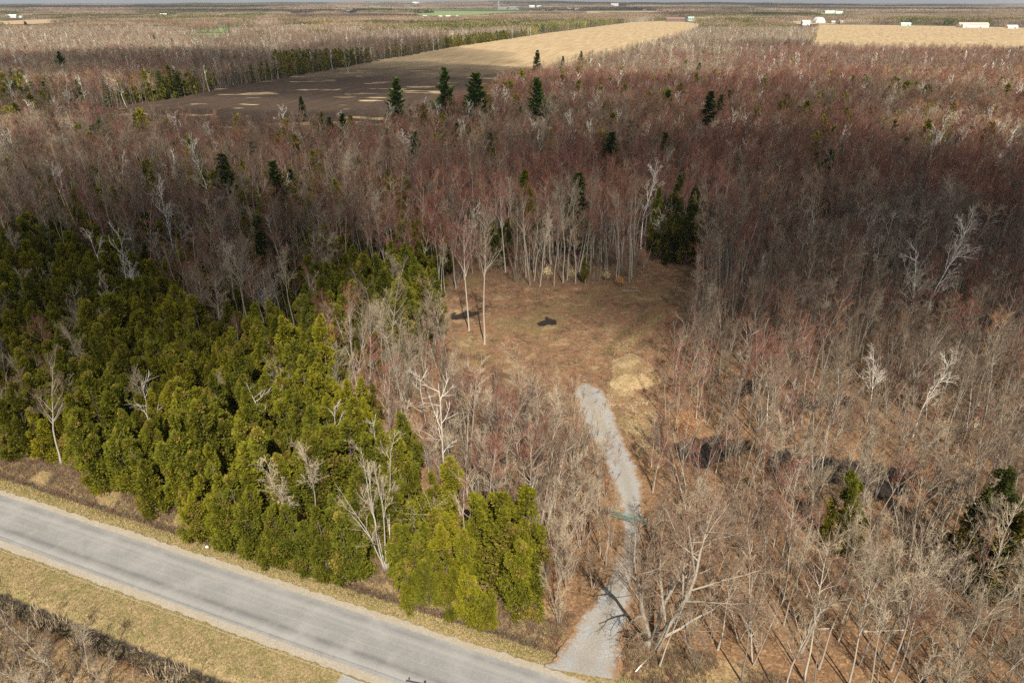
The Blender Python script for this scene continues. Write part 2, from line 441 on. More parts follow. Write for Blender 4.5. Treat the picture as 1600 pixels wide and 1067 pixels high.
def spruce(seed, h, r, whorls=16, per=9, nd_=30, drop=-.25, gap=.0, clear=.05, ls=.35, irregular=.0):
    g = np.random.default_rng(seed); tk, cr = MB(), MB()
    T = grow(np.array([[0, 0, -.3]]), np.array([[0, 0, 1.]]), np.array([h]), 6, .2, .01 + irregular * .02, g)
    tk.tubes(T, taper(np.array([h * .014]), 6, .1), 6)
    n = whorls * per
    t = clear + (1 - clear) * ((np.repeat(np.arange(whorls), per) + g.uniform(-.25, .25, n)) / whorls)
    t = np.clip(t, 0, .99)
    L = r * ((1 - t) ** .8 + .06) * g.uniform(.7 - irregular * .4, 1.1 + irregular * .2, n)
    az = g.uniform(0, 2 * math.pi, n)
    A = np.stack([np.interp(t * h, T[0, :, 2], T[0, :, 0]), np.interp(t * h, T[0, :, 2], T[0, :, 1]), t * h], 1)
    D = np.stack([np.cos(az), np.sin(az), np.full(n, drop) + .5 * t], 1)
    B = grow(A, D, L, 4, .35, .06, g)
    tk.tubes(B, taper(np.maximum(L * .018, .02), 4, .3), 3)
    i = np.repeat(np.arange(n), nd_); m = n * nd_
    u = g.uniform(.12, 1, m) ** .8 * 3; k = np.minimum(u.astype(int), 2); w = (u - k)[:, None]
    p = B[i, k] * (1 - w) + B[i, k + 1] * w
    tang = unit(B[i, 3] - B[i, 0])
    side = unit(np.cross(tang, [0, 0, 1.]))
    sp = L[i][:, None] * .22 * (1.1 - u / 3.2)[:, None] * g.normal(0, 1, (m, 1))
    p = p + side * sp + g.normal(0, .07, (m, 3)) + np.array([0, 0, .06])
    Dn = unit(tang + side * np.sign(sp) * .6 + [0, 0, .15 + irregular * .6] + g.normal(0, .3, (m, 3)))
    W = unit(np.cross(Dn, g.normal(size=(m, 3)) + [0, 0, 1.5]))
    l = ls * g.uniform(.7, 1.4, m)[:, None]
    V = np.stack([p - Dn * l * .3, p + W * l * .33, p + Dn * l * .8, p - W * l * .33], 1)
    cr.add(V, [np.arange(m)[:, None] * 4 + np.array([[0, 1, 2, 3]])])
    return tk, cr

# ------------------------------------------------------------------ the ground
def axis(a, b, step, lo, hi, q=1.11):
    c = list(np.arange(a, b + .01, step)); s = step; v = b
    while v < hi: s *= q; v += s; c.append(v)
    s = step; v = a; pre = []
    while v > lo: s *= q; v -= s; pre.append(v)
    return np.array(pre[::-1] + c)
def ground_mesh():
    xs = axis(-95, 95, .8, -42000, 42000); ys = axis(38, 175, .7, -1500, 42000, 1.07)
    X, Y = np.meshgrid(xs, ys); x = X.ravel(); y = Y.ravel()
    z = gz(x, y)
    nx, ny = len(xs), len(ys)
    i = (np.arange(ny - 1)[:, None] * nx + np.arange(nx - 1)).ravel()
    me = new_mesh("ground", np.stack([x, y, z], 1), [np.stack([i, i + 1, i + nx + 1, i + nx], 1)], smooth=True)
    d = rd(x, y)
    w1 = wob(x, y, 3, .4) * .8
    fr = sstep(3.0, 1.0, pdist(drive_pg, x, y))
    clear = sstep(1.5, -2.5, pdist(clearing_pg, x, y) + w1 * 1.5)
    u = ru(x, y)
    verge = np.where(d > -2, sstep(3.4, 2.2, d + w1 * .5), 0)
    south = sstep(-RW + 1, -RW - .6, d)
    verge = np.maximum(verge, south * sstep(-RW - 6.6, -RW - 5.2, d + w1 * .4))
    brush = np.maximum(south * sstep(-RW - 5.2, -RW - 7.0, d), sstep(2.2, 3.4, d + w1 * .4) * sstep(9.5, 6.0, d + w1 * 1.5) * (1 - fr))
    wet = np.maximum(np.exp(-((d - 2.9) / .7) ** 2) * .8 * (1 - fr), np.exp(-((-d - RW - 5.5) / 1.2) ** 4) * (1 - sstep(-2, .5, u - U_SD)))
    wet = np.maximum(wet, poolmask(x, y))
    straw = np.maximum(sstep(1.0, -1.6, pdist(mound_pg, x, y) + w1 * 1.6), sstep(1.6, -1.6, pdist(straw_pg, x, y) + w1 * 2.2 + wob(x, y, .9, 3)) * .5)
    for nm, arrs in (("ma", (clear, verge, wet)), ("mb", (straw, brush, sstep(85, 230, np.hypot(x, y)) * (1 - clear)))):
        at = me.color_attributes.new(nm, 'FLOAT_COLOR', 'POINT')
        c = np.ones((len(x), 4), np.float32)
        for k, a in enumerate(arrs): c[:, k] = np.clip(a, 0, 1)
        at.data.foreach_set("color", c.ravel())
    return me
def ground_material():
    m, nt, b = mat("ground")
    pos = geo_pos(nt)
    def attr(n):
        a = nd(nt, "ShaderNodeAttribute", attribute_name=n); s = nd(nt, "ShaderNodeSeparateColor"); nt.links.new(a.outputs["Color"], s.inputs[0]); return s.outputs
    a, bb = attr("ma"), attr("mb")
    n_f = noise(nt, pos, 3.2, 4, .75); n_m = noise(nt, pos, .45, 4, .65); n_l = noise(nt, pos, .06, 3, .6)
    vor = nd(nt, "ShaderNodeTexVoronoi"); vor.inputs["Scale"].default_value = 4.5; nt.links.new(pos, vor.inputs["Vector"])
    leaf = ramp(nt, vor.outputs["Color"], [(.15, (.085, .045, .025)), (.45, (.18, .10, .05)), (.75, (.29, .165, .085)), (.95, (.46, .31, .17))])
    leaf2 = ramp(nt, n_f, [(.3, (.075, .045, .026)), (.5, (.20, .118, .062)), (.72, (.36, .235, .135))])
    litter = mixc(nt, .5, leaf, leaf2)
    litter = mixc(nt, ramp(nt, n_m, [(.45, (0, 0, 0)), (.7, (.6, .6, .6))]), litter, (.15, .085, .05))
    far = ramp(nt, math_(nt, 'ADD', math_(nt, 'MULTIPLY', n_l, .5), math_(nt, 'MULTIPLY', n_m, .5)), [(.3, (.040, .027, .019)), (.7, (.10, .068, .046))])  # distant woodland floor, with the shade between the trees darkened into its colour
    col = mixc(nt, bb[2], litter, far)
    n_c = noise(nt, pos, .22, 5, .7); n_d = noise(nt, pos, 1.1, 4, .7)
    clr = ramp(nt, math_(nt, 'ADD', math_(nt, 'MULTIPLY', n_f, .5), math_(nt, 'MULTIPLY', n_d, .5)), [(.36, (.045, .028, .017)), (.5, (.15, .092, .048)), (.64, (.36, .26, .15))])
    clr = mixc(nt, ramp(nt, n_m, [(.40, (0, 0, 0)), (.56, (.95, .95, .95))]), clr, ramp(nt, n_f, [(.3, (.13, .062, .035)), (.7, (.26, .145, .085))]))
    clr = mixc(nt, ramp(nt, n_l, [(.5, (0, 0, 0)), (.62, (.5, .5, .5))]), clr, (.15, .125, .05))
    clr = mixc(nt, ramp(nt, n_c, [(.55, (0, 0, 0)), (.64, (.65, .65, .65))]), clr, (.31, .22, .125))
    clr = mixc(nt, ramp(nt, n_c, [(.38, (.75, .75, .75)), (.46, (0, 0, 0))]), clr, (.075, .048, .03))
    def edge(f):   # break the zone edges up
        return ramp(nt, math_(nt, 'ADD', f, math_(nt, 'MULTIPLY', math_(nt, 'SUBTRACT', n_f, .5), .9)), [(.38, (0, 0, 0)), (.62, (1, 1, 1))])
    col = mixc(nt, edge(a[0]), col, clr)
    brush = ramp(nt, n_f, [(.3, (.10, .06, .03)), (.5, (.25, .17, .09)), (.7, (.42, .30, .16))])
    col = mixc(nt, edge(bb[1]), col, brush)
    vg = ramp(nt, n_f, [(.3, (.12, .09, .04)), (.5, (.27, .20, .10)), (.72, (.42, .33, .19))])
    gg = ramp(nt, n_f, [(.3, (.07, .085, .02)), (.7, (.21, .20, .06))])
    vg = mixc(nt, ramp(nt, noise(nt, pos, .5, 4, .7), [(.48, (0, 0, 0)), (.64, (.7, .7, .7))]), vg, gg)
    col = mixc(nt, edge(a[1]), col, vg)
    st = ramp(nt, n_f, [(.3, (.18, .11, .055)), (.45, (.32, .23, .125)), (.7, (.50, .39, .235))])
    st = mixc(nt, ramp(nt, n_m, [(.42, (0, 0, 0)), (.6, (.75, .75, .75))]), st, (.19, .13, .055))
    col = mixc(nt, edge(bb[0]), col, st)
    wetc = ramp(nt, n_f, [(.3, (.012, .010, .010)), (.7, (.045, .035, .028))])
    we = edge(a[2])
    col = mixc(nt, we, col, wetc)
    nt.links.new(col, b.inputs["Base Color"])
    nt.links.new(math_(nt, 'SUBTRACT', .92, math_(nt, 'MULTIPLY', we, .45)), b.inputs["Roughness"])
    bp = nd(nt, "ShaderNodeBump"); bp.inputs["Strength"].default_value = .8; bp.inputs["Distance"].default_value = .25
    nt.links.new(n_f, bp.inputs["Height"]); nt.links.new(bp.outputs[0], b.inputs["Normal"])
    return m
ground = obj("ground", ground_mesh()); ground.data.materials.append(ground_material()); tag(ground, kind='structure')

def strip_mesh(name, uvs, z):
    pts = np.array(uvs)
def ribbon(name, d0, d1, u0, u1, z, wobble=0.0, step=2.0, ph=0, crown=0.0):
    """a strip along the road between two distances from the north gravel edge"""
    u = np.arange(u0, u1, step); k = 9
    t = np.linspace(0, 1, k)
    Ug, Tg = np.meshgrid(u, t, indexing='ij')
    e0 = d0 + wobble * (wob(u, u * .3, 4.1, ph) + .8 * wob(u, u, .6, ph) + .8 * wob(u, u, .27, ph)); e1 = d1 + wobble * (wob(u, u * .5, 5.3, ph + 2) + .8 * wob(u, u, .65, ph + 3) + .8 * wob(u, u, .25, ph))
    D = e0[:, None] * (1 - Tg) + e1[:, None] * Tg
    X = rn0[0] + Ug * U[0] + D * N[0]; Y = rn0[1] + Ug * U[1] + D * N[1]
    Z = np.full_like(X, z) + crown * np.sin(np.clip((D + RW) / RW, 0, 1) * math.pi)
    i = (np.arange(len(u) - 1)[:, None] * k + np.arange(k - 1)).ravel()
    return new_mesh(name, np.stack([X, Y, Z], -1), [np.stack([i, i + k, i + k + 1, i + 1], 1)], smooth=True)
def gravel_material(name, c1, c2, c3, patch=None):
    m, nt, b = mat(name); pos = geo_pos(nt)
    f = noise(nt, pos, 7, 5, .8)
    col = ramp(nt, f, [(.3, c1), (.5, c2), (.72, c3)])
    pm = ramp(nt, noise(nt, pos, .5, 4, .6), [(.4, (0, 0, 0)), (.65, (.55, .55, .55))])
    col = mixc(nt, pm, col, patch or c1)
    nt.links.new(col, b.inputs["Base Color"])
    bp = nd(nt, "ShaderNodeBump"); bp.inputs["Strength"].default_value = .5; bp.inputs["Distance"].default_value = .06
    nt.links.new(f, bp.inputs["Height"]); nt.links.new(bp.outputs[0], b.inputs["Normal"])
    return m
def asphalt_material():
    m, nt, b = mat("asphalt"); pos = geo_pos(nt)
    dn = nd(nt, "ShaderNodeVectorMath", operation='DOT_PRODUCT'); nt.links.new(pos, dn.inputs[0]); dn.inputs[1].default_value = (*N, 0)
    D = math_(nt, 'SUBTRACT', dn.outputs["Value"], float(rn0 @ N))
    du = nd(nt, "ShaderNodeVectorMath", operation='DOT_PRODUCT'); nt.links.new(pos, du.inputs[0]); du.inputs[1].default_value = (*U, 0)
    cb = nd(nt, "ShaderNodeCombineXYZ"); nt.links.new(math_(nt, 'MULTIPLY', du.outputs["Value"], .12), cb.inputs[0]); nt.links.new(math_(nt, 'MULTIPLY', D, 1.6), cb.inputs[1])
    streak = noise(nt, cb.outputs[0], 1.0, 4, .6)
    f = noise(nt, pos, 14, 3, .8)
    col = ramp(nt, f, [(.3, (.145, .143, .14)), (.7, (.245, .24, .235))])
    col = mixc(nt, math_(nt, 'MULTIPLY', ramp(nt, streak, [(.45, (0, 0, 0)), (.62, (1, 1, 1))]), .35), col, (.20, .195, .19))
    # wear: tyre tracks and a dark worn seam along the middle
    Dn = math_(nt, 'ADD', D, math_(nt, 'MULTIPLY', math_(nt, 'SUBTRACT', noise(nt, cb.outputs[0], 2, 3), .5), .5))
    def band(c, w):
        return math_(nt, 'SUBTRACT', 1.0, math_(nt, 'DIVIDE', math_(nt, 'ABSOLUTE', math_(nt, 'SUBTRACT', Dn, c)), w), True)
    for c, w, k, cc in ((-RW * .36, .28, .16, (.36, .355, .34)), (-RW * .52, .10, .16, (.38, .375, .36)), (-RW * .68, .5, .75, (.11, .11, .11)), (-RW * .18, .25, .5, (.15, .15, .15)), (-RW * .27, .5, .30, (.36, .35, .33)), (-RW * .8, .5, .3, (.36, .35, .33))):
        col = mixc(nt, math_(nt, 'MULTIPLY', band(c, w), k), col, cc)
    cr = nd(nt, "ShaderNodeTexVoronoi", feature='DISTANCE_TO_EDGE'); cr.inputs["Scale"].default_value = .13
    wp = nd(nt, "ShaderNodeVectorMath", operation='ADD'); nz = nd(nt, "ShaderNodeTexNoise"); nz.inputs["Scale"].default_value = .9; nt.links.new(pos, nz.inputs["Vector"])
    nt.links.new(pos, wp.inputs[0]); nt.links.new(nz.outputs["Color"], wp.inputs[1]); nt.links.new(wp.outputs[0], cr.inputs["Vector"])
    ck = ramp(nt, cr.outputs["Distance"], [(.004, (.5, .5, .5)), (.012, (0, 0, 0))])
    col = mixc(nt, math_(nt, 'MULTIPLY', ck, .25), col, (.12, .12, .12))
    col = mixc(nt, ramp(nt, noise(nt, pos, .25, 5, .7), [(.45, (0, 0, 0)), (.7, (.5, .5, .5))]), col, (.31, .30, .285))
    ed = math_(nt, 'ABSOLUTE', math_(nt, 'SUBTRACT', D, -RW * .5)); ed = math_(nt, 'ADD', ed, math_(nt, 'MULTIPLY', math_(nt, 'SUBTRACT', noise(nt, pos, 3, 4, .7), .5), 1.1))
    col = mixc(nt, ramp(nt, math_(nt, 'DIVIDE', ed, RW), [(.375, (0, 0, 0)), (.43, (.8, .8, .8))]), col, (.33, .295, .245))
    nt.links.new(col, b.inputs["Base Color"]); b.inputs["Roughness"].default_value = .8
    return m
M['shoulder'] = gravel_material("shoulder_gravel", (.19, .165, .13), (.30, .265, .215), (.43, .39, .33), (.28, .235, .17))
M['gravel'] = gravel_material("driveway_gravel", (.15, .15, .15), (.25, .25, .25), (.40, .40, .395), (.27, .235, .19))
def drive_material():
    m = M['gravel'].copy(); m.name = "driveway_gravel_and_leaves"; nt = m.node_tree; b = nt.nodes["Principled BSDF"]; pos = geo_pos(nt)
    src = b.inputs["Base Color"].links[0].from_socket
    a = nd(nt, "ShaderNodeAttribute", attribute_name="across"); sp = nd(nt, "ShaderNodeSeparateColor"); nt.links.new(a.outputs["Color"], sp.inputs[0])
    c = math_(nt, 'ABSOLUTE', math_(nt, 'SUBTRACT', sp.outputs[0], .5))          # 0 in the middle, .5 at the edges
    rut = ramp(nt, c, [(.08, (.35, .35, .35)), (.2, (0, 0, 0)), (.34, (0, 0, 0))])
    col = mixc(nt, rut, src, (.21, .175, .12))
    n1 = noise(nt, pos, 2.2, 5, .75); n2 = noise(nt, pos, .35, 3, .6)
    e = math_(nt, 'ADD', math_(nt, 'MULTIPLY', c, 1.55), math_(nt, 'MULTIPLY', math_(nt, 'SUBTRACT', n1, .5), 1.2))
    e = math_(nt, 'ADD', e, math_(nt, 'MULTIPLY', math_(nt, 'SUBTRACT', n2, .5), .5))
    e = math_(nt, 'SUBTRACT', e, math_(nt, 'MULTIPLY', sp.outputs[1], .0))
    # leaves lie thick on the stretch under the big tree
    mid = math_(nt, 'SUBTRACT', 1.0, math_(nt, 'DIVIDE', math_(nt, 'ABSOLUTE', math_(nt, 'SUBTRACT', sp.outputs[1], .66)), .22), True)
    e = math_(nt, 'ADD', e, math_(nt, 'MULTIPLY', mid, .28))
    top = math_(nt, 'SUBTRACT', 1.0, math_(nt, 'DIVIDE', sp.outputs[1], .06), True); e = math_(nt, 'ADD', e, math_(nt, 'MULTIPLY', top, .7))
    dirt = ramp(nt, n1, [(.3, (.10, .062, .036)), (.55, (.22, .135, .075)), (.75, (.36, .24, .14))])
    col = mixc(nt, ramp(nt, e, [(.56, (0, 0, 0)), (.74, (1, 1, 1))]), col, dirt)
    nt.links.new(col, b.inputs["Base Color"]); return m
M['drive'] = drive_material()
M['asphalt'] = asphalt_material()
U0, U1 = -160, 200
sh = obj("road_shoulder", ribbon("road_shoulder", 0.05, -RW - 0.05, U0, U1, .20, .15, .25, 5)); sh.data.materials.append(M['shoulder']); tag(sh, kind='structure')
rdm = obj("road", ribbon("road", -0.75, -RW + 0.85, U0, U1, .205, .05, .5, 3, .05)); rdm.data.materials.append(M['asphalt']); tag(rdm, kind='structure')

def draped(name, pg, z=.03, res=.6, edge=.25, fine=1.0, hill=False):
    """a sheet of irregular outline lying on the ground"""
    lo = pg.min(0); hi = pg.max(0)
    xs = np.arange(lo[0] - res, hi[0] + res, res); ys = np.arange(lo[1] - res, hi[1] + res, res)
    X, Y = np.meshgrid(xs, ys); x, y = X.ravel(), Y.ravel()
    nx = len(xs)
    i = (np.arange(len(ys) - 1)[:, None] * nx + np.arange(nx - 1)).ravel()
    q = np.stack([i, i + 1, i + nx + 1, i + nx], 1)
    dd = pdist(pg, x, y) + edge * (wob(x, y, fine, 1) + .7 * wob(x, y, fine * .4, 2))
    keep = (dd[q] < 0).any(1); q = q[keep]
    used, inv = np.unique(q, return_inverse=True)
    x, y = x[used], y[used]
    zz = gz(x, y) + z
    return new_mesh(name, np.stack([x, y, zz], 1), [inv.reshape(-1, 4)], smooth=True)
def between(name, Lp, Rp, n, k, edge):
    """a strip between two curves given by photo pixels, with a ragged edge"""
    def res(pts):
        g_ = poly(*pts); s_ = np.concatenate([[0], np.cumsum(np.linalg.norm(np.diff(g_, axis=0), axis=1))]); u = np.linspace(0, s_[-1], n)
        c = np.stack([np.interp(u, s_, g_[:, 0]), np.interp(u, s_, g_[:, 1])], 1)
        kk = np.ones(41) / 41; pad = np.concatenate([np.repeat(c[:1], 20, 0), c, np.repeat(c[-1:], 20, 0)])
        return np.stack([np.convolve(pad[:, j], kk, 'valid') for j in (0, 1)], 1)
    A, B = res(Lp), res(Rp); W = unit(B - A); u = np.arange(n) * .12
    A = A - W * (edge * (wob(u, u * .3, .8, 1) + .7 * wob(u, u, .25, 2)))[:, None]; B = B + W * (edge * (wob(u, u * .3, .9, 4) + .7 * wob(u, u, .22, 5)))[:, None]
    t = np.linspace(0, 1, k)[None, :, None]; Q = A[:, None] * (1 - t) + B[:, None] * t; Q = Q.reshape(-1, 2)
    i = (np.arange(n - 1)[:, None] * k + np.arange(k - 1)).ravel()
    me = new_mesh(name, np.stack([Q[:, 0], Q[:, 1], gz(Q[:, 0], Q[:, 1])], 1), [np.stack([i, i + k, i + k + 1, i + 1], 1)], smooth=True)
    at = me.color_attributes.new('across', 'FLOAT_COLOR', 'POINT'); c = np.ones((len(Q), 4), np.float32); c[:, 0] = np.tile(np.linspace(0, 1, k), n); c[:, 1] = np.repeat(np.linspace(0, 1, n), k); at.data.foreach_set('color', c.ravel())
    return me
dm = between("gravel_driveway", drive_L + [(842, 1052)], drive_R + [(968, 1075)], 420, 14, .28)
co = np.empty(len(dm.vertices) * 3, np.float32); dm.vertices.foreach_get("co", co); co = co.reshape(-1, 3)
co[:, 2] = np.maximum(co[:, 2] + .09, .19 * sstep(4, .5, rd(co[:, 0], co[:, 1])) + .015)
dm.vertices.foreach_set("co", co.ravel()); dm.update()
drive = obj("gravel_driveway", dm); dm.materials.append(M['drive']); tag(drive, kind='structure')
sdr = obj("gravel_entrance", ribbon("gravel_entrance", -RW - 0.1, -RW - 12, U_SD + .6, U_SD + 14, .14, .3, .5, 2)); sdr.data.materials.append(M['gravel']); tag(sdr, kind='structure')

def field_material(name, kind):
    m, nt, b = mat(name); pos = geo_pos(nt)
    n1 = noise(nt, pos, .02, 5, .65); n2 = noise(nt, pos, .3, 4, .7)
    # rows run along the field
    fd = G(985, 36) - G(500, 160); fd /= np.linalg.norm(fd)
    if kind == 'rows2': fd = np.array([.45, .9])
    dn = nd(nt, "ShaderNodeVectorMath", operation='DOT_PRODUCT'); nt.links.new(pos, dn.inputs[0]); dn.inputs[1].default_value = (-fd[1], fd[0], 0)
    dp = nd(nt, "ShaderNodeVectorMath", operation='DOT_PRODUCT'); nt.links.new(pos, dp.inputs[0]); dp.inputs[1].default_value = (fd[0], fd[1], 0)
    cb = nd(nt, "ShaderNodeCombineXYZ"); nt.links.new(math_(nt, 'MULTIPLY', dn.outputs["Value"], .16), cb.inputs[0]); nt.links.new(math_(nt, 'MULTIPLY', dp.outputs["Value"], .012), cb.inputs[1])
    rows = noise(nt, cb.outputs[0], 1.0, 4, .6)
    if kind == 'green':
        col = ramp(nt, math_(nt, 'ADD', math_(nt, 'MULTIPLY', n1, .6), math_(nt, 'MULTIPLY', n2, .4)), [(.3, (.12, .17, .06)), (.6, (.20, .24, .10)), (.8, (.28, .28, .14))])
    else:
        tan = ramp(nt, math_(nt, 'ADD', math_(nt, 'MULTIPLY', rows, .7), math_(nt, 'MULTIPLY', n2, .3)), [(.3, (.25, .175, .095)), (.5, (.36, .265, .15)), (.68, (.46, .36, .22))])
        if kind == 'main':
            soil = ramp(nt, math_(nt, 'ADD', math_(nt, 'MULTIPLY', rows, .5), math_(nt, 'MULTIPLY', n2, .5)), [(.35, (.034, .023, .016)), (.6, (.070, .046, .030)), (.8, (.13, .088, .056))])
            sp = nd(nt, "ShaderNodeSeparateXYZ"); nt.links.new(pos, sp.inputs[0])
            ys = math_(nt, 'ADD', sp.outputs[1], math_(nt, 'MULTIPLY', math_(nt, 'SUBTRACT', n1, .5), 250))
            k = nd(nt, "ShaderNodeMapRange", interpolation_type='SMOOTHSTEP'); k.inputs[1].default_value = 600; k.inputs[2].default_value = 880; nt.links.new(ys, k.inputs[0])
            # bare straw patches left in the dark soil, drawn out across the slope
            mp = nd(nt, "ShaderNodeMapping"); mp.inputs["Scale"].default_value = (.018, .05, .05); mp.inputs["Rotation"].default_value = (0, 0, R_(-12)); nt.links.new(pos, mp.inputs[0])
            pt = ramp(nt, noise(nt, mp.outputs[0], 1.0, 3, .6), [(.60, (0, 0, 0)), (.63, (1, 1, 1))])
            kk = math_(nt, 'MAXIMUM', k.outputs[0], pt)
            col = mixc(nt, kk, soil, tan)
        else: col = tan
    nt.links.new(col, b.inputs["Base Color"])
    return m
M['field_main'] = field_material("tilled_field", 'main'); M['field_tan'] = field_material("stubble_field", 'rows2'); M['field_green'] = field_material("green_field", 'green')
fo = obj("field", draped("field", field_pg, .25, 6, 4, 25)); fo.data.materials.append(M['field_main']); tag(fo, kind='structure')
fo = obj("stubble_field", draped("stubble_field", rfield_pg, .3, 10, 4, 30)); fo.data.materials.append(M['field_tan']); tag(fo, kind='structure')
for pg, k in far_fields:
    o = obj(("stubble" if k == 'tan' else "green") + "_field", draped("far_field", pg, .8, 25, 15, 80)); o.data.materials.append(M['field_' + k]); tag(o, kind='structure')

# ------------------------------------------------------------------ clouds that shade parts of the land (they hang above the picture)
def cloud_mesh(seed):
    g = np.random.default_rng(seed); bm = MB()
    import bmesh
    b = bmesh.new(); bmesh.ops.create_icosphere(b, subdivisions=4, radius=1)
    V = np.array([v.co[:] for v in b.verts]); Fc = np.array([[v.index for v in f.verts] for f in b.faces]); b.free()
    n = 1 + .16 * wob(V[:, 0] * 3 + seed, V[:, 1] * 3 + V[:, 2], 1, seed) + .10 * wob(V[:, 0] * 7, V[:, 1] * 7 + V[:, 2] * 4, 1, seed + 1)
    V = V * n[:, None]; V[:, 2] = np.where(V[:, 2] < 0, V[:, 2] * .45, V[:, 2])
    return new_mesh("cloud", V, [Fc], smooth=True)
def cloud_material(dens):
    m = bpy.data.materials.new("cloud_vapour"); m.use_nodes = True; nt = m.node_tree; nt.nodes.clear()
    o = nd(nt, "ShaderNodeOutputMaterial"); v = nd(nt, "ShaderNodeVolumeScatter"); v.inputs["Density"].default_value = dens; v.inputs["Anisotropy"].default_value = .6
    v.inputs["Color"].default_value = (1, 1, 1, 1); nt.links.new(v.outputs[0], o.inputs["Volume"]); return m
CZ = 900.0
# shaded ground: centre (photo pixel), half-width and half-depth in metres, thickness
shade = [((40, 455), 75, 50, 75), ((250, 470), 45, 32, 60), ((470, 420), 40, 30, 40), ((1250, 350), 110, 75, 48), ((1420, 480), 60, 36, 42), ((1120, 470), 30, 25, 35), ((760, 270), 160, 75, 45), ((180, 195), 150, 50, 35), ((1480, 400), 60, 50, 50),
         ((380, 118), 260, 150, 70), ((1500, 85), 330, 60, 40), ((1050, 190), 200, 80, 30), ((640, 90), 120, 190, 40), ((420, 20), 900, 500, 110), ((900, 17), 1100, 700, 90), ((1350, 17), 900, 900, 90), ((60, 14), 2500, 1500, 120), ((1150, 11), 3500, 2500, 120), ((560, 30), 300, 250, 60), ((1130, 26), 350, 500, 60)]
cms = [cloud_mesh(s) for s in range(4)]
cmat = cloud_material(.014)
for m_ in cms: m_.materials.append(cmat)
for i, ((px, py), hw, hd, th) in enumerate(shade):
    c = G(px, py); q = to_sun / to_sun[2] * CZ
    o = bpy.data.objects.new("cloud", cms[i % 4]); sc.collection.objects.link(o)
    k = 1.15
    o.location = (c[0] + q[0], c[1] + q[1], CZ); o.scale = (hw * k, hd * k, th * .9)
    tag(o, kind='stuff', label="white cumulus cloud drifting high above the woods, shading the land below")

# ------------------------------------------------------------------ tree prototypes
def proto(name, pair, bark, twig, extra=None):
    tk, cr = pair
    a = tk.mesh(name + "_trunk", [bark] + ([extra] if extra else [])); b = cr.mesh(name + "_crown", [twig] if not isinstance(twig, list) else twig) if cr.V else None
    return a, b
def recol(p, bark, twig):
    a, b = p[0].copy(), (p[1].copy() if p[1] else None)
    a.materials[0] = bark
    if b: b.materials[0] = twig
    return a, b
TW = {'grey': 'twig', 'red': 'twig_red', 'tan': 'twig_tan', 'orange': 'twig_orange'}
COLS = ['grey', 'red', 'tan', 'orange']
base_bare = []      # unit: metres, true height stored
for s, (h, kw) in enumerate([(13, dict(bole=.40, spread=.24, limbs=13, ang=.60)), (15, dict(bole=.45, spread=.22, limbs=14, ang=.55)), (17, dict(bole=.38, spread=.26, limbs=16, ang=.6)),
                             (14, dict(bole=.15, spread=.24, limbs=18, stems=2, ang=.6)), (12, dict(bole=.12, spread=.22, limbs=18, stems=4, ang=.5)), (19, dict(bole=.5, spread=.24, limbs=16, ang=.55)),
                             (16, dict(bole=.5, spread=.20, limbs=12, ang=.7, lean=.12))]):
    base_bare.append((h, proto("bare_tree", bare(100 + s, h, tw=(7, 5, 3), tr=.0125, **kw), M['bark'], M['twig'])))
BARE = {c: [(h, p if c == 'grey' else recol(p, M['bark'], M[TW[c]])) for h, p in base_bare] for c in COLS}
TALL = [(22, proto("tall_tree", bare(140 + s, 22, bole=.5, spread=.23, limbs=17, ang=.5, tw=(6, 6, 4), r0=.17), M['bark'], M['twig_red' if s % 2 else 'twig'])) for s in range(3)]
SAP = [(7, proto("sapling", bare(160 + s, 7, bole=.2, spread=.28, limbs=10, tw=(5, 4, 0), tr=.010, r0=.035), M['bark'], M['twig'])) for s in range(3)]
BIRCH = [(16, proto("white_birch", bare(180 + s, 16, bole=.35, spread=.27, limbs=11, stems=st, tw=(5, 4, 3), tr=.022, ang=.55, r0=.135, lean=.08, wig=.07), M['birch'], M['birch_twig'])) for s, st in enumerate((1, 2, 1, 3))]
CEDAR = [(h, proto("cedar", cedar(200 + s, h, r, int(pl * 1.1), 210, lead=ld), M['bark_dark'], [M['cedar'], M['cedar_bronze']])) for s, (h, r, pl, ld) in enumerate([(11, 2.2, 70, 1), (13, 2.6, 95, 2), (9.5, 2.3, 75, 3), (12, 1.7, 62, 1), (10.5, 2.8, 100, 3), (7, 1.6, 40, 1), (11.5, 2.4, 85, 2), (8.5, 2.0, 60, 2), (12.5, 2.1, 75, 1), (10, 2.5, 85, 4)])]
NC = 10
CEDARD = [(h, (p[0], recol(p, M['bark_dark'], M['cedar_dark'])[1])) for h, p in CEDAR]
SPRUCE = [(15, proto("spruce", spruce(220 + s, 15, 3.2, 22, 11, 44), M['bark_dark'], M['spruce'])) for s in range(2)]
PINE = [(27, proto("white_pine", spruce(230 + s, 27, 6.4, 19, 7, 170, drop=.1, clear=.10, ls=.6, irregular=1.0), M['bark_dark'], M['pine'])) for s in range(4)]
SNAG = [(14, proto("dead_tree", bare(240 + s, 14, bole=.35, spread=.26, limbs=9, tw=(4, 0, 0), tr=.022, r0=.11, dead=True, ang=.9, wig=.09, sag=.1, lod=0), M['dead'], M['dead'])) for s in range(3)]

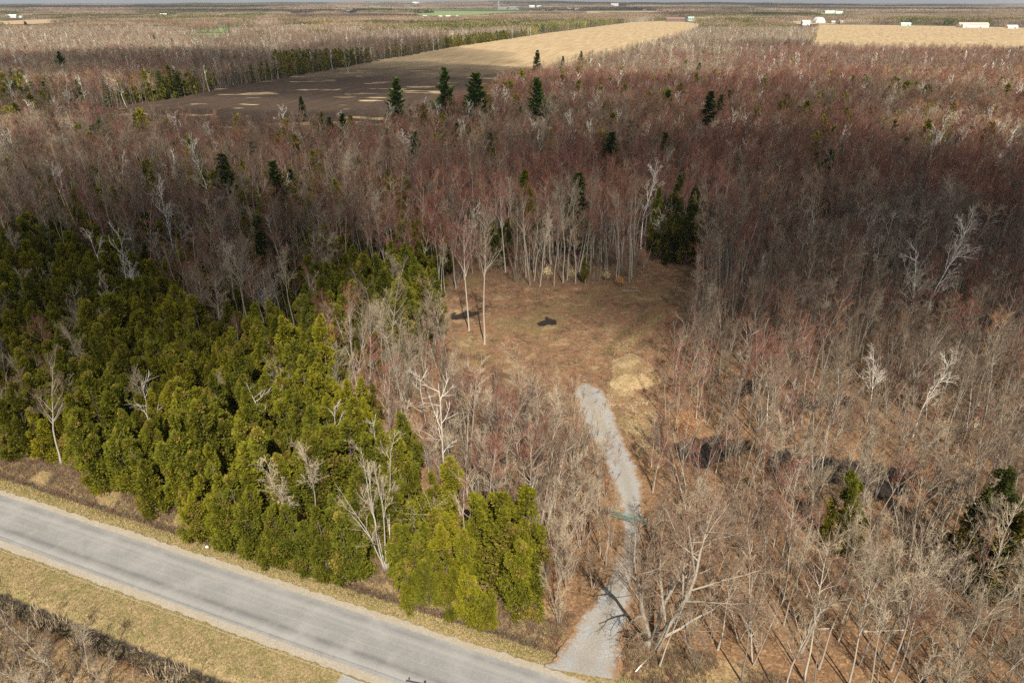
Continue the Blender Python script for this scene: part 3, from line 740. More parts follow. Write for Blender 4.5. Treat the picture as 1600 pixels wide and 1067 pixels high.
# ------------------------------------------------------------------ where things stand
def ok_ground(x, y, road=4.3):
    d = rd(x, y)
    bad = (d < road) & (d > -RW - 8.5)
    bad |= pdist(drive_pg, x, y) < 1.2
    bad |= (pdist(clearing_pg, x, y) < 0)
    bad |= pdist(field_pg, x, y) < 0
    bad |= pdist(rfield_pg, x, y) < 0
    for pg, k in far_fields: bad |= pdist(pg, x, y) < 10
    bad |= poolmask(x, y) > .3
    return ~bad
placed_kind = []; placed = []     # landmark trees (x, y, r)
def by_top(px, py, h):
    """the spot whose h-metre tree has its top at that pixel"""
    return G(px, py, h)
KM = {}
def put(name, p, x, y, hh, label, cat, group=None, rz=None, sink=0.0, sx=1.0):
    h0, (tm, cm) = p
    s = hh / h0
    z = float(gz(np.array([x]), np.array([y]))[0])
    e = empty(name, (x, y, z - sink), rng.uniform(0, 6.28) if rz is None else rz, (s * sx, s * sx, s))
    e.rotation_euler[0] = rng.normal(0, .025); e.rotation_euler[1] = rng.normal(0, .025)
    tag(e, label, cat, group)
    obj("trunk", tm, e)
    if cm: obj("crown", cm, e)
    placed.append((x, y)); placed_kind.append(name); return e

# --- landmark trees, each with a label of its own
def dist_label(px, py): pass
BL = [  # white birches: top pixel, height, variant, label
    ((85, 248), 17, 1, "tall crooked white birch at the upper edge of the dark cedars"), ((178, 240), 15, 0, "white birch with a rounded fan crown behind the dark cedars"),
    ((232, 242), 15, 3, "clump of white birch stems close below the brightest sunlit birch"), ((262, 238), 14, 0, "white birch between the stem clump and the brightest sunlit birch"),
    ((308, 222), 18, 2, "brightest sunlit white birch with a broad fan crown"), ((245, 292), 18, 2, "grey white birch rising from the cedars under the bright birch"),
    ((158, 348), 17, 1, "forked white birch leaning over the dark cedar mass"), ((200, 385), 13, 0, "thin white birch beside the forked birch in the cedars"),
    ((378, 272), 16, 3, "white birch clump behind the large dark spruce"), ((440, 275), 12, 0, "small white birch behind and past the large dark spruce"),
    ((484, 280), 13, 3, "narrow white birch clump among the red maples behind the cedars"), ((702, 223), 13, 0, "single thin white birch far behind the clearing under the four pines"),
    ((1012, 266), 17, 2, "white birch on the far corner of the brown clearing"), ((1042, 312), 12, 0, "short white birch at the dark conifers by the clearing corner"),
    ((1155, 215), 17, 1, "bright white birch with a wide crown in the red woods"), ((1192, 252), 13, 3, "small birch clump beside the wide crowned birch in the red woods"),
    ((978, 232), 13, 0, "thin white birch behind the red maples beyond the clearing"), ((1284, 312), 15, 0, "grey birch halfway between the clearing and the white birch stand"),
    ((1390, 318), 16, 1, "tall white birch heading the birch stand in the red woods"), ((1418, 365), 15, 3, "leaning birch clump in the birch stand"),
    ((1452, 385), 15, 0, "slim white birch in the middle of the birch stand"), ((1490, 350), 19, 2, "tallest white birch of the birch stand"),
    ((1530, 340), 14, 0, "faint grey birch just past the tallest birch of the stand"), ((1462, 195), 15, 0, "first of three pale birches far back in the red woods"),
    ((1482, 192), 15, 2, "middle one of three pale birches far back in the red woods"), ((1506, 194), 16, 1, "widest of three pale birches far back in the red woods"),
    ((1568, 214), 14, 0, "pale birch standing alone past the three far birches"), ((1395, 165), 12, 3, "small pale birch clump above the three far birches"),
    ((1252, 130), 11, 3, "tiny pale birch clump beyond the yellow green cedars"), ((1585, 108), 16, 1, "pale birches at the sunny orange edge of the woods"),
    ((1320, 85), 11, 3, "twin pale birch tops near the straw coloured field"), ((540, 74), 18, 1, "white forked birch in the treeline along the tilled field"),
    ((92, 118), 20, 0, "pale birch at the end of the treeline by the tilled field"), ((20, 130), 18, 2, "pale birch in the woods beside the tilled field's narrow end"),
    ((398, 180), 13, 0, "thin pale birch standing in front of the dark tilled soil"), ((735, 318), 15, 0, "white topped birch behind the two clearing trees"),
    ((1465, 560), 14, 2, "pale birch in the brown woods above the black pools"), ((1385, 545), 13, 0, "slanting pale birch above the black pools"),
    ((1180, 400), 11, 0, "bent pale birch in the red woods across the clearing edge"),
]
for (pt, h, v, lab) in BL:
    h = h * (1.25 if pt[1] < 430 and pt[0] != 735 else 1.0); x, y = by_top(pt[0], pt[1], h); put("white_birch", BIRCH[v], x, y, h, lab, "birch tree", "white birches in the woods")
def hb(px, pb, pt):   # height of a thing from its base and top pixel
    y = G(px, pb)[1]; c = (533.5 - pt) / F
    return H - y * (math.sin(TH) - c * math.cos(TH)) / (math.cos(TH) + c * math.sin(TH))
PL = [((617, 121), 26, 0, "white pine with a ragged top nearest the straw patches of the field"), ((690, 104), 30, 1, "tallest and narrowest of the four dark white pines"),
      ((741, 112), 29, 2, "broad bright green white pine beside the narrow one"), ((842, 121), 27, 3, "white pine standing apart from the other three"),
      ((90, 80), 20, 2, "round dark pine standing alone in the far red woods")]
for (pt, h, v, lab) in PL:
    x, y = by_top(pt[0], pt[1], h * 1.1); put("white_pine", PINE[v], x, y, h * 1.1, lab, "pine tree", "white pines above the woods", sx=(1.35, 1.2, 1.6, 1.35, 1.3)[v])
SL = [((400, 335), 19, "largest dark spruce rising over the back of the cedars"), ((344, 240), 15, "dark spruce next to the brightest white birch"), ((430, 250), 14, "dark spruce above the largest spruce, by the small birch"),
      ((452, 262), 11, "short dark spruce at the foot of another spruce"), ((533, 176), 13, "dark spruce at the near rim of the tilled field"), ((514, 182), 11, "smaller dark spruce at the near rim of the tilled field"),
      ((840, 78), 16, "small dark spruce against the sunlit field"), ((880, 88), 11, "first little spruce tip by the field corner"), ((908, 80), 12, "second little spruce tip by the field corner"),
      ((1093, 98), 13, "dark spruce alone in the far red woods"), ((1112, 140), 17, "dark spruce of a tight pair in the red woods"), ((1128, 146), 14, "shorter spruce of a tight pair in the red woods"),
      ((1045, 140), 13, "dark spruce between the lone pine and the spruce pair"), ((1040, 205), 13, "narrow dark spruce between clearing and spruce pair"), ((650, 204), 13, "green spruce under the ragged topped pine"),
      ((765, 205), 12, "dark spruce under the broad bright pine"), ((955, 205), 15, "dark spruce in red maples beyond the clearing"), ((1300, 232), 13, "dark spruce near the wide crowned birch"),
      ((905, 268), 14, "dark spruce tip behind the maples of the clearing edge"), ((255, 58), 14, "first dark spruce in the short far row"), ((240, 55), 15, "tallest spruce starting the short far row"), ((268, 60), 13, "last dark spruce of the short far row"),
      ((1170, 70), 12, "tiny spruce in front of the pale far woods"), ((40, 34), 16, "dark spruce by the far farm field"), ((38, 33), 15, "second spruce by the far farm field"), ((102, 32), 15, "lone dark spruce at the edge of the far straw strip"), ((470, 150), 9, "tiny spruce on the dark soil rim")]
for (pt, h, lab) in SL:
    h = h * (1.0 if pt[1] > 300 else (1.5 if pt[1] > 70 else 1.2)); x, y = by_top(pt[0], pt[1], h); put("spruce", SPRUCE[int(rng.integers(2))], x, y, h, lab, "spruce tree", "dark spruces over the woods", sx=1.25)
CL = [((1346, 735), 11.5, 1, "bright green cedar standing alone in the brown woods"), ((1592, 752), 15, 4, "big dark cedar at the edge of the brown woods"), ((1570, 806), 9, 2, "lower cedar in front of the big dark cedar"), ((1600, 820), 11, 0, "bushy cedar leaning against the big dark cedar"),
      ((825, 268), 16, 3, "tall pointed cedar behind the clearing's maples"), ((1062, 276), 17, 1, "tall dark cedar at the clearing's far corner"), ((1084, 296), 15, 0, "dark cedar next to the tall corner cedar"), ((1046, 305), 13, 2, "short dark cedar beneath the corner birches"), ((1072, 335), 11, 4, "lowest dark cedar at the clearing's far corner"), ((1098, 315), 12, 3, "outermost dark cedar at the clearing's far corner"),
      ((1028, 296), 13, 3, "slim cedar behind the short corner birch"),
      ((1238, 148), 14, 4, "yellow green cedar in the far red woods"), ((1218, 158), 13, 0, "smaller yellow green cedar touching the other one"), ((1326, 168), 14, 1, "yellow green cedar with a broad top in the far red woods"), ((1290, 165), 12, 2, "olive cedar beside the broad topped far cedar"),
      ((776, 350), 11, 2, "olive cedar between trunks behind the clearing"), ((792, 342), 12, 3, "second olive cedar between trunks behind the clearing"), ((770, 232), 12, 0, "rusty green cedar amid red maples"), ((1210, 355), 9, 5, "little cedar behind the right rim of the clearing"),
      ((1280, 240), 12, 3, "olive cedar beside the dark spruce near the wide birch"), ((1262, 262), 10, 2, "low olive cedar in the red woods")]
for (pt, h, v, lab) in CL:
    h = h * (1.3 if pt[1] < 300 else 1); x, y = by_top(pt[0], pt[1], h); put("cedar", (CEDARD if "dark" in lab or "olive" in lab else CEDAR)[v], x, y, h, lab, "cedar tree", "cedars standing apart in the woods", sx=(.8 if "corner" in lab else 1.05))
x, y = G(913, 443); put("cedar", CEDAR[3], x, y, 6.5, "small dark cedar bush at a maple's foot on the clearing's edge", "cedar tree", "cedars standing apart in the woods")
# maples whose whole trunks show along the clearing
EL = [(757, 536, 330, 2, "tall slim tree rooted lowest inside the clearing"), (733, 516, 350, 1, "tall slim tree behind the lowest rooted one in the clearing"),
      (806, 436, 300, 0, "grey maple at the corner where clearing and cedars meet"), (828, 445, 290, 1, "maple with the whitest trunk foot at the clearing's edge"), (822, 432, 300, 2, "maple just behind the white footed one"),
      (880, 442, 285, 0, "double looking maple at the middle of the clearing's edge"), (886, 438, 300, 2, "maple pressed against the middle edge maple"), (914, 444, 290, 1, "maple growing beside the small dark cedar bush"),
      (945, 420, 290, 1, "maple set back from the small cedar bush"), (963, 443, 300, 0, "maple with brown clinging leaves at its foot"), (983, 441, 285, 1, "last maple of the clearing's straight edge"), (992, 406, 280, 2, "maple tucked behind the last edge maple"),
      (905, 425, 300, 2, "maple standing behind the bush and its neighbours"), (860, 425, 300, 1, "maple in shade behind the middle edge maples"), (850, 415, 300, 0, "dark stemmed maple deep behind the clearing edge"), (790, 424, 290, 1, "maple by the olive cedars behind the clearing")]
for (px, pb, pt, v, lab) in EL:
    x, y = G(px, pb); put("maple_tree", TALL[v], x, y, hb(px, pb, pt), lab, "maple tree", "tall maples at the clearing", sx=.9)
# special trees of the foreground
big = (20, proto("spreading_tree", bare(301, 20, bole=.12, spread=.40, limbs=40, stems=3, tw=(8, 6, 5), tr=.016, r0=.46, ang=.9, sag=.35, wig=.13, splay=.36), M['bark'], M['twig']))
x, y = G(1020, 1004); put("spreading_tree", big, x, y, 18.5, "huge spreading bare tree with three heavy limbs beside the driveway mouth", "bare tree", rz=.4)
four = (17, proto("many_stemmed_tree", bare(305, 17, bole=.25, spread=.22, limbs=26, stems=5, tw=(6, 5, 4), tr=.013, r0=.12, ang=.5, splay=.17, wig=.05), M['dead'], M['twig_tan']))
x, y = G(603, 890); put("many_stemmed_tree", four, x, y, hb(603, 890, 695), "pale tree with five stems from one foot amid bright cedars", "bare tree")
lean = (15, proto("leaning_tree", bare(309, 15, bole=.3, spread=.5, limbs=9, stems=2, tw=(5, 4, 3), tr=.014, r0=.11, ang=.8), M['dead'], M['twig_tan']))
x, y = G(710, 868); put("leaning_tree", lean, x, y, 12, "forked pale tree with one long low limb above the cedar bushes", "bare tree", rz=2.6)
x, y = G(698, 775); put("dead_tree", SNAG[0], x, y, hb(698, 775, 604), "bone white dead birch with a few broken limbs above the cedars", "dead tree")
x, y = G(666, 700); put("dead_tree", SNAG[1], x, y, 13, "thinner dead birch just behind the bone white one", "dead tree")
x, y = G(784, 938); put("dead_tree", SNAG[2], x, y, 5.5, "short broken dead trunk at the end of the cedar row", "dead tree")
x, y = by_top(212, 590, 13); put("dead_tree", SNAG[1], x, y, 13, "white dead tree with antler branches over the cedar mass", "dead tree")
x, y = by_top(410, 592, 13); put("dead_tree", SNAG[2], x, y, 13, "grey dead tree like a bare spruce in the cedars", "dead tree")
x, y = by_top(515, 625, 11); put("dead_tree", SNAG[0], x, y, 11, "thin dead stem between bright cedars above the road", "dead tree")
x, y = by_top(240, 490, 9); put("dead_tree", SNAG[2], x, y, 9, "small dead stem in the darker cedars", "dead tree")
x, y = by_top(585, 655, 10); put("dead_tree", SNAG[1], x, y, 10, "slim dead stem near the pale five stemmed tree", "dead tree")
x, y = by_top(412, 425, 13); put("bare_tree", (15, proto("fan_tree", bare(315, 15, bole=.2, spread=.4, limbs=24, stems=3, tw=(6, 5, 4), ang=.6, tr=.016, r0=.2), M['birch'], M['birch_twig'])), x, y, 13, "pale fan shaped tree between two stands of cedars", "bare tree")
x, y = by_top(565, 470, 17); put("bare_tree", BARE['grey'][5], x, y, 17, "tall grey tree standing over the cedars beside the clearing", "bare tree")
x, y = by_top(695, 442, 18); put("bare_tree", BARE['grey'][2], x, y, 18, "grey tree at the corner of cedars and clearing", "bare tree")
x, y = by_top(1130, 745, 14); put("bare_tree", BARE['tan'][2], x, y, 14, "tan tree rising behind the huge spreading tree", "bare tree")
# small trees that keep their dead leaves
def leafy(seed, h, m):
    tk, cr = bare(seed, h, bole=.15, spread=.35, limbs=9, tw=(4, 0, 0), r0=.04)
    g = np.random.default_rng(seed); n = 700
    p = g.normal(0, 1, (n, 3)) * [h * .17, h * .17, h * .2] + [0, 0, h * .55]; D = unit(g.normal(size=(n, 3)))
    cr.cones(p, D, g.uniform(.12, .3, n), .07, 0, flat=True)
    return (h, proto("beech", (tk, cr), M['bark'], m))
for i, (px, pb, h, k, lab) in enumerate([(693, 415, 5.5, 'oakleaf', "young beech holding orange leaves beside the clearing"), (855, 432, 2.6, 'paleleaf', "low beech bush with pale leaves at the clearing's edge"), (893, 436, 2.6, 'paleleaf', "round beech bush with pale leaves by the middle maples"), (948, 437, 2, 'paleleaf', "smallest pale leaved beech bush near the last edge maples"),
                                      (1068, 684, 5, 'oakleaf', "young beech with yellowed leaves beside the black pools"), (968, 446, 2.2, 'oakleaf', "brown leaved sprout at a maple's foot")]):
    x, y = G(px, pb); put("young_beech", leafy(330 + i, h, M[k]), x, y, h, lab, "young tree")

CR = [(440, 872, 9, 4), (478, 884, 10, 6), (515, 893, 9.5, 9), (556, 904, 10, 7), (622, 893, 7.5, 5), (648, 918, 8.5, 4), (672, 936, 8, 2), (705, 950, 8, 7), (735, 962, 7.5, 9), (762, 975, 6, 2), (660, 888, 9.5, 6), (695, 915, 9, 0), (610, 862, 10, 4), (640, 850, 11, 6), (400, 862, 10, 2), (360, 845, 10, 9), (318, 832, 9, 4), (640, 940, 6, 5), (690, 880, 10, 4), (725, 925, 9, 8)]
for px, pb, h, v in CR:
    x, y = G(px, pb); put("cedar", CEDAR[v], x, y, h, "bright cedar of the dense hedge-like row along the ditch", "cedar tree", "cedars of the row along the ditch")
for px, pb, h, v, lab in [(947, 884, 9, 0, "slim bare tree leaning over the leafy stretch of the driveway"), (1013, 872, 11, 2, "taller bare tree just past the gate on the driveway's outer edge"), (1007, 908, 9, 3, "twin stemmed bare tree at the driveway bend"), (926, 918, 8, 4, "bushy bare clump inside the driveway bend"),
                          (1002, 938, 8, 4, "bushy bare clump under the huge spreading tree"), (955, 852, 8.5, 1, "bare young tree at the gate's inner post"), (1020, 850, 10, 6, "slanting bare tree at the gate's outer post"), (1008, 965, 6, 4, "low clump against the huge spreading tree's trunk")]:
    x, y = G(px, pb); put("bare_tree", BARE['tan' if v % 2 else 'grey'][v], x, y, h, lab, "bare tree", "bare trees crowding the driveway")
lm = np.array(placed); lmk = np.array([k in ('white_birch', 'spruce', 'cedar', 'dead_tree', 'white_pine') for k in placed_kind]); tall_lm = lm[lmk & (lm[:, 1] > 60) & (lm[:, 1] < 1500)]
def lower_before(x, y, h):
    """the neighbours on the near side of the landmark trees stand lower, so these rise clear of them"""
    for a, b in tall_lm:
        r_ = min(9 + .05 * b, 34); u_ = -np.array([a, b]) / np.hypot(a, b)
        al = (x - a) * u_[0] + (y - b) * u_[1]; ac = np.abs(-(x - a) * u_[1] + (y - b) * u_[0])
        h = np.where((al > -1) & (al < r_) & (ac < 3.6), h * .68, h)
    return h
# ------------------------------------------------------------------ the forest
def jgrid(x0, x1, y0, y1, s, jit=.42):
    xs = np.arange(x0, x1, s); ys = np.arange(y0, y1, s * .9)
    X, Y = np.meshgrid(xs.astype(float), ys); X[1::2] += s / 2
    X = X + rng.uniform(-jit, jit, X.shape) * s; Y = Y + rng.uniform(-jit, jit, Y.shape) * s
    return X.ravel(), Y.ravel()
def infr(x, y, m=150, top=18.0):
    px, pb = P(x, y, 0.0); _, pt = P(x, y, top)
    return (px > -m) & (px < 1600 + m) & (pt < 1067 + 60)
cedar_pg = poly((-400, 440), (60, 425), (130, 415), (260, 480), (300, 545), (450, 555), (480, 505), (560, 470), (660, 468), (700, 470), (712, 500), (690, 535), (600, 570), (575, 640), (590, 720), (645, 762), (705, 800), (745, 845), (800, 856), (830, 900), (822, 1000), (700, 990), (560, 945), (440, 908), (300, 865), (80, 795), (-400, 655))
gap_pg = [poly((-100, 640), (70, 640), (105, 720), (60, 745), (-100, 700)), poly((280, 540), (340, 545), (350, 565), (300, 575)), poly((480, 580), (720, 550), (715, 720), (610, 730), (570, 650))]
mixed_pg = poly((-300, 360), (200, 300), (520, 290), (700, 340), (700, 470), (560, 470), (480, 505), (300, 545), (130, 415), (-300, 440))
pines_pg = [poly((640, 42), (760, 40), (880, 38), (960, 36), (960, 43), (870, 52), (700, 62), (640, 58)), poly((1120, 35), (1190, 35), (1185, 44), (1120, 44)), poly((225, 33), (420, 26), (420, 31), (235, 36)),
            poly((480, 58), (520, 60), (520, 66), (480, 64)), poly((362, 47), (392, 47), (392, 53), (362, 53)), poly((1400, 33), (1570, 36), (1570, 41), (1400, 40)), poly((1340, 42), (1360, 42), (1360, 46), (1340, 46)),
            poly((560, 55), (640, 50), (640, 58), (565, 62)), poly((480, 14), (560, 13), (560, 16), (480, 17)), poly((400, 60), (420, 62), (420, 68), (400, 66)),
            poly((430, 100), (570, 95), (570, 103), (430, 122)), poly((250, 150), (330, 140), (330, 146), (250, 160)), poly((690, 72), (790, 60), (800, 64), (700, 80)), poly((0, 22), (30, 22), (30, 27), (0, 28)), poly((1260, 40), (1300, 40), (1300, 46), (1262, 46)),
            poly((-50, 150), (40, 150), (60, 185), (-50, 190)),
            poly((215, 27), (400, 24), (520, 22), (520, 17), (380, 17), (225, 21)), poly((440, 12), (640, 11), (640, 9), (440, 9.5)), poly((790, 13), (1000, 12), (1000, 10), (800, 10)), poly((1200, 14), (1700, 17), (1700, 14.5), (1200, 11.5)), poly((1000, 11), (1200, 10), (1200, 8.8), (1000, 9)), poly((1150, 28), (1290, 29), (1290, 25), (1180, 24)), poly((-50, 24), (60, 23), (60, 19), (-50, 20)), poly((750, 21), (810, 20), (810, 18), (780, 18))]
def compose(x, y):
    """0 grey 1 red 2 tan 3 orange, by the stands seen in the photograph"""
    px, py = P(x, y, 15.0)
    r = rng.random(len(x)); nz = wob(x, y, 16, 2.2) * .5 + wob(x, y, 55, .7) * .5
    red = np.full(len(x), .30); tan = np.full(len(x), .12); ora = np.full(len(x), .03)
    def reg(x0, x1, y0, y1, a, b, c):
        k = (px > x0) & (px < x1) & (py > y0) & (py < y1); red[k] = a; tan[k] = b; ora[k] = c
    reg(-999, 2999, 200, 420, .55, .04, .06)
    reg(-999, 560, 130, 330, .34, .06, .04)
    reg(640, 2999, 110, 330, .70, .03, .05)
    reg(1150, 2999, 60, 115, .85, .02, .04)
    reg(1000, 1150, 60, 110, .5, .3, .05)
    reg(1100, 1290, 22, 66, .10, .75, .12)
    reg(980, 1120, 30, 75, .12, .6, .05)
    reg(1380, 2999, 100, 210, .45, .15, .35)
    reg(960, 2999, 330, 560, .58, .08, .03)
    reg(-999, 620, 0, 75, .15, .62, .15)
    reg(-999, 300, 75, 115, .35, .30, .25)
    reg(620, 1000, 20, 60, .05, .65, .05)
    reg(300, 700, 50, 110, .25, .10, .04)
    reg(-999, 2999, -99, 22, .25, .35, .10)
    reg(960, 2999, 560, 720, .26, .35, .04)
    reg(-999, 2999, 720, 1900, .05, .50, .03)
    reg(600, 960, 540, 720, .22, .40, .10)
    reg(1290, 2999, 20, 40, .25, .35, .1)
    red = np.clip(red * (1 + 1.3 * nz), 0, .95)
    c = np.zeros(len(x), int)
    c[r < red + tan + ora] = 3; c[r < red + tan] = 2; c[r < red] = 1
    return c
SITE_PX = [(19.0, 28.5, 46.0), (34.0, 28.5, 16.0), (52.0, 29.5, 18.0), (60.0, 29.5, 14.0), (256.0, 27, 30.0), (267.0, 27, 24.0), (350.0, 26.5, 22.0), (412.0, 26, 26.0), (549.0, 19.5, 62.0), (523.0, 18.5, 18.0), (502.0, 41, 12.0), (431.0, 56, 11.0), (383.0, 66, 7.0), (786.0, 16.6, 60.0), (801.0, 16.6, 66.0), (1055.0, 34.5, 62.0), (1079.0, 33.5, 26.0), (1258.0, 40, 22.0), (1301.0, 37.5, 12.0), (1315.0, 37, 14.0), (1414.0, 41, 28.0), (1519.0, 43.5, 74.0), (1506.0, 43.8, 14.0), (1580.0, 45, 26.0), (1583.0, 38, 16.0), (1296.0, 21.5, 60.0), (1310.0, 22, 40.0), (1205.0, 6.5, 150.0), (650.0, 10.5, 110.0), (653, 27.5, 18), (664, 27.5, 18), (688, 27.5, 18), (700, 27.5, 18), (714, 27.5, 18), (831.0, 13.8, 60.0), (842.0, 13.5, 50.0), (901.0, 16.0, 34.0), (960.0, 12.6, 90.0), (982.0, 11.4, 40.0), (1007.0, 17.0, 26.0), (849.0, 17.5, 24.0), (868.0, 18.0, 22.0), (890.0, 15.5, 26.0), (779, 16.5, 20), (808, 16.6, 34), (1279, 36.5, 34)]
SITES = [(px, py, w, float(np.hypot(*G(px, py))), max(1.2, .22 * w * 1067 / float(np.hypot(*G(px, py))))) for px, py, w in SITE_PX]
def view_of(extra):
    return [v for v in VIEW0 if v[:, 1].max() < 62] + [np.array([(px - sx * (w * .7 + extra) * 1067 / D_, py + dy) for sx, dy in ((1, .9), (-1, .9), (-1, -t_), (1, -t_))]) for (px, py, w, D_, t_) in SITES]
VIEW = view_of(0)      # open land seen over the woods: photo-pixel outlines
def open_view(x, y, hs=(0, 8, 16)):
    bad = np.zeros(len(x), bool)
    for h in hs:
        px, py = P(x, y, h)
        for pg in VIEW: bad |= inside(pg, px, py)
    return ~bad
def avoid(x, y, r):
    keep = np.ones(len(x), bool)
    for a, b in lm: keep &= (x - a) ** 2 + (y - b) ** 2 > r * r
    return keep

def scatter(name, pts, idx, rz, scl, variants, label, srcname):
    """one stuff object: many plants too far or too many to tell apart"""
    coll = bpy.data.collections.new(srcname)
    for i, v in enumerate(variants):
        o = bpy.data.objects.new(f"{srcname}_{i:02d}", v); coll.objects.link(o)
    me = new_mesh(name, pts, [])
    for nm, ty, dat in (("vid", 'INT', idx), ("rot", 'FLOAT_VECTOR', rz), ("scl", 'FLOAT_VECTOR', scl)):
        at = me.attributes.new(nm, ty, 'POINT')
        if ty == 'INT': at.data.foreach_set("value", np.asarray(dat, np.int32))
        else: at.data.foreach_set("vector", np.asarray(dat, np.float32).ravel())
    o = obj(name, me); tag(o, label, None, None, 'stuff')
    ng = bpy.data.node_groups.new(name, 'GeometryNodeTree')
    ng.interface.new_socket("Geometry", in_out='INPUT', socket_type='NodeSocketGeometry'); ng.interface.new_socket("Geometry", in_out='OUTPUT', socket_type='NodeSocketGeometry')
    gi = ng.nodes.new('NodeGroupInput'); go = ng.nodes.new('NodeGroupOutput'); ip = ng.nodes.new('GeometryNodeInstanceOnPoints'); ci = ng.nodes.new('GeometryNodeCollectionInfo')
    ci.inputs['Collection'].default_value = coll; ci.inputs['Separate Children'].default_value = True; ci.inputs['Reset Children'].default_value = True
    def na(nm, t):
        n = ng.nodes.new('GeometryNodeInputNamedAttribute'); n.data_type = t; n.inputs[0].default_value = nm; return n.outputs[0]
    ng.links.new(gi.outputs[0], ip.inputs['Points']); ng.links.new(ci.outputs[0], ip.inputs['Instance']); ip.inputs['Pick Instance'].default_value = True
    ng.links.new(na("vid", 'INT'), ip.inputs['Instance Index']); ng.links.new(na("rot", 'FLOAT_VECTOR'), ip.inputs['Rotation']); ng.links.new(na("scl", 'FLOAT_VECTOR'), ip.inputs['Scale'])
    ng.links.new(ip.outputs[0], go.inputs[0])
    md = o.modifiers.new("plants", 'NODES'); md.node_group = ng
    return o
def scat(name, x, y, idx, h, h0s, variants, label, src, sxy=None, tilt=.03, zoff=0.0):
    s = h / np.asarray(h0s)[idx]; n = len(x)
    sx = s * (sxy if sxy is not None else rng.uniform(.85, 1.15, n))
    z = gz(x, y) + zoff
    return scatter(name, np.stack([x, y, z], 1), idx, np.stack([rng.normal(0, tilt, n), rng.normal(0, tilt, n), rng.uniform(0, 6.28, n)], 1), np.stack([sx, sx, s], 1), variants, label, src)

# --- near and middle woods: one candidate list
x, y = jgrid(-260, 260, 38, 235, 3.3)
k = infr(x, y) & ok_ground(x, y) & avoid(x, y, 2.0); x, y = x[k], y[k]
pxb, pyb = P(x, y)
d = rd(x, y)
in_c = inside(cedar_pg, x, y)
for g_ in gap_pg: in_c &= ~(inside(g_, x, y) & (rng.random(len(x)) < .7))
in_m = inside(mixed_pg, x, y)
r = rng.random(len(x))
south = d < -RW
is_ced = (in_c & (r < np.where(d < 11, .97, .84))) | (in_m & ~in_c & (r < .40))
dense = sstep(.55, -.5, wob(x, y, 9, 3))
right_near = (pxb > 960) & (pyb > 600)
keep = is_ced | in_c | (rng.random(len(x)) < np.where(right_near, .97, .95))
keep &= ~south | ((pxb < 300) & (d < -RW - 9.5))
cx_, cy_ = x[is_ced & keep & ~south], y[is_ced & keep & ~south]
bk = ~is_ced & keep
bx, by = x[bk], y[bk]; bsouth = south[bk]; b_inc = in_c[bk]
# extra thin stems in the wood by the driveway
mid_pg = poly((640, 720), (700, 650), (800, 668), (870, 650), (915, 700), (945, 760), (955, 800), (950, 870), (900, 940), (860, 985), (815, 980), (815, 870), (720, 800))
ex, ey = jgrid(-60, 60, 45, 130, 3.3); k = inside(mid_pg, ex, ey) & ok_ground(ex, ey, 5) & avoid(ex, ey, 1.5); ex, ey = ex[k], ey[k]
bx = np.concatenate([bx, ex]); by = np.concatenate([by, ey]); bsouth = np.concatenate([bsouth, np.zeros(len(ex), bool)]); b_inc = np.concatenate([b_inc, np.zeros(len(ex), bool)])
bcol = compose(bx, by)
bpx, bpy_ = P(bx, by)
# heights: younger wood near the road, tall maples beyond
far_t = sstep(75, 150, by)
bh = rng.uniform(10.5, 16.0, len(bx)) * (1 - far_t) + rng.uniform(15, 21.5, len(bx)) * far_t
bh = np.where(b_inc, rng.uniform(10, 16, len(bx)), bh)
bcol = np.where(b_inc & (rng.random(len(bx)) < .5), 2, bcol)
mm = inside(mid_pg, bx, by); bh = np.where(mm, rng.uniform(11, 17, len(bx)), bh)
# nothing tall in the strip right before the clearing and driveway, which the photograph shows open
dcl = np.minimum(pdist(clearing_pg, bx, by), pdist(drive_pg, bx, by))
front = (by < 125) & (dcl < 9)
bh = np.where(front, bh * .72, bh)
bh = lower_before(bx, by, np.where(bsouth, rng.uniform(5, 8.5, len(bx)), bh))
dist = np.hypot(bx, by)
vis = infr(bx, by, 0)
order = np.argsort(np.where(vis, dist / bh * 14, 1e9)); near = np.zeros(len(bx), bool); near[order[:275]] = True
WORDS = {0: 'grey', 1: 'reddish', 2: 'tan', 3: 'orange tinged'}
def spot(px, py, x, y, south):
    if south: return "in the scrub across the road"
    dd = float(pdist(drive_pg, np.array([x]), np.array([y]))[0])
    if px < 960:
        if rd(x, y) < 9: return "at the verge before the driveway mouth"
        if dd < 7: return "by the driveway on its cedar side"
        if py > 760: return "between cedar row and driveway"
        if px < 600: return "poking out of the cedar stand"
        return "between cedars and clearing"
    if dd < 7 and py > 840: return "around the huge spreading tree"
    if dd < 8: return "along the driveway opposite the cedars"
    if rd(x, y) < 14: return "on the litter nearest the road"
    if px > 1480 and py > 800: return "beside the big dark cedar"
    if abs(px - 1346) < 90 and 740 < py < 930: return "around the lone green cedar"
    if 640 < py < 780: return "near the black pools"
    if px < 1250: return "between spreading tree and pools"
    return "between lone cedar and road"
for i in np.nonzero(near)[0]:
    c = COLS[bcol[i]]
    v = int(rng.integers(len(base_bare)))
    if bsouth[i]: v = int(rng.choice([3, 4]))
    if bh[i] > 15: v = int(rng.choice([1, 2, 5, 6]))
    size = "short" if bh[i] < 11 else ("tall" if bh[i] > 14.5 else "slender")
    lab = f"{size} {WORDS[bcol[i]]} bare tree {spot(bpx[i], bpy_[i], bx[i], by[i], bsouth[i])}"
    put("bare_tree", BARE[c][v], bx[i], by[i], bh[i], lab, "bare tree", lab.replace(" tree", " trees", 1), sx=rng.uniform(.85, 1.15))
rest = ~near
allv = [m for c in COLS for (h, p) in BARE[c] for m in [p]]
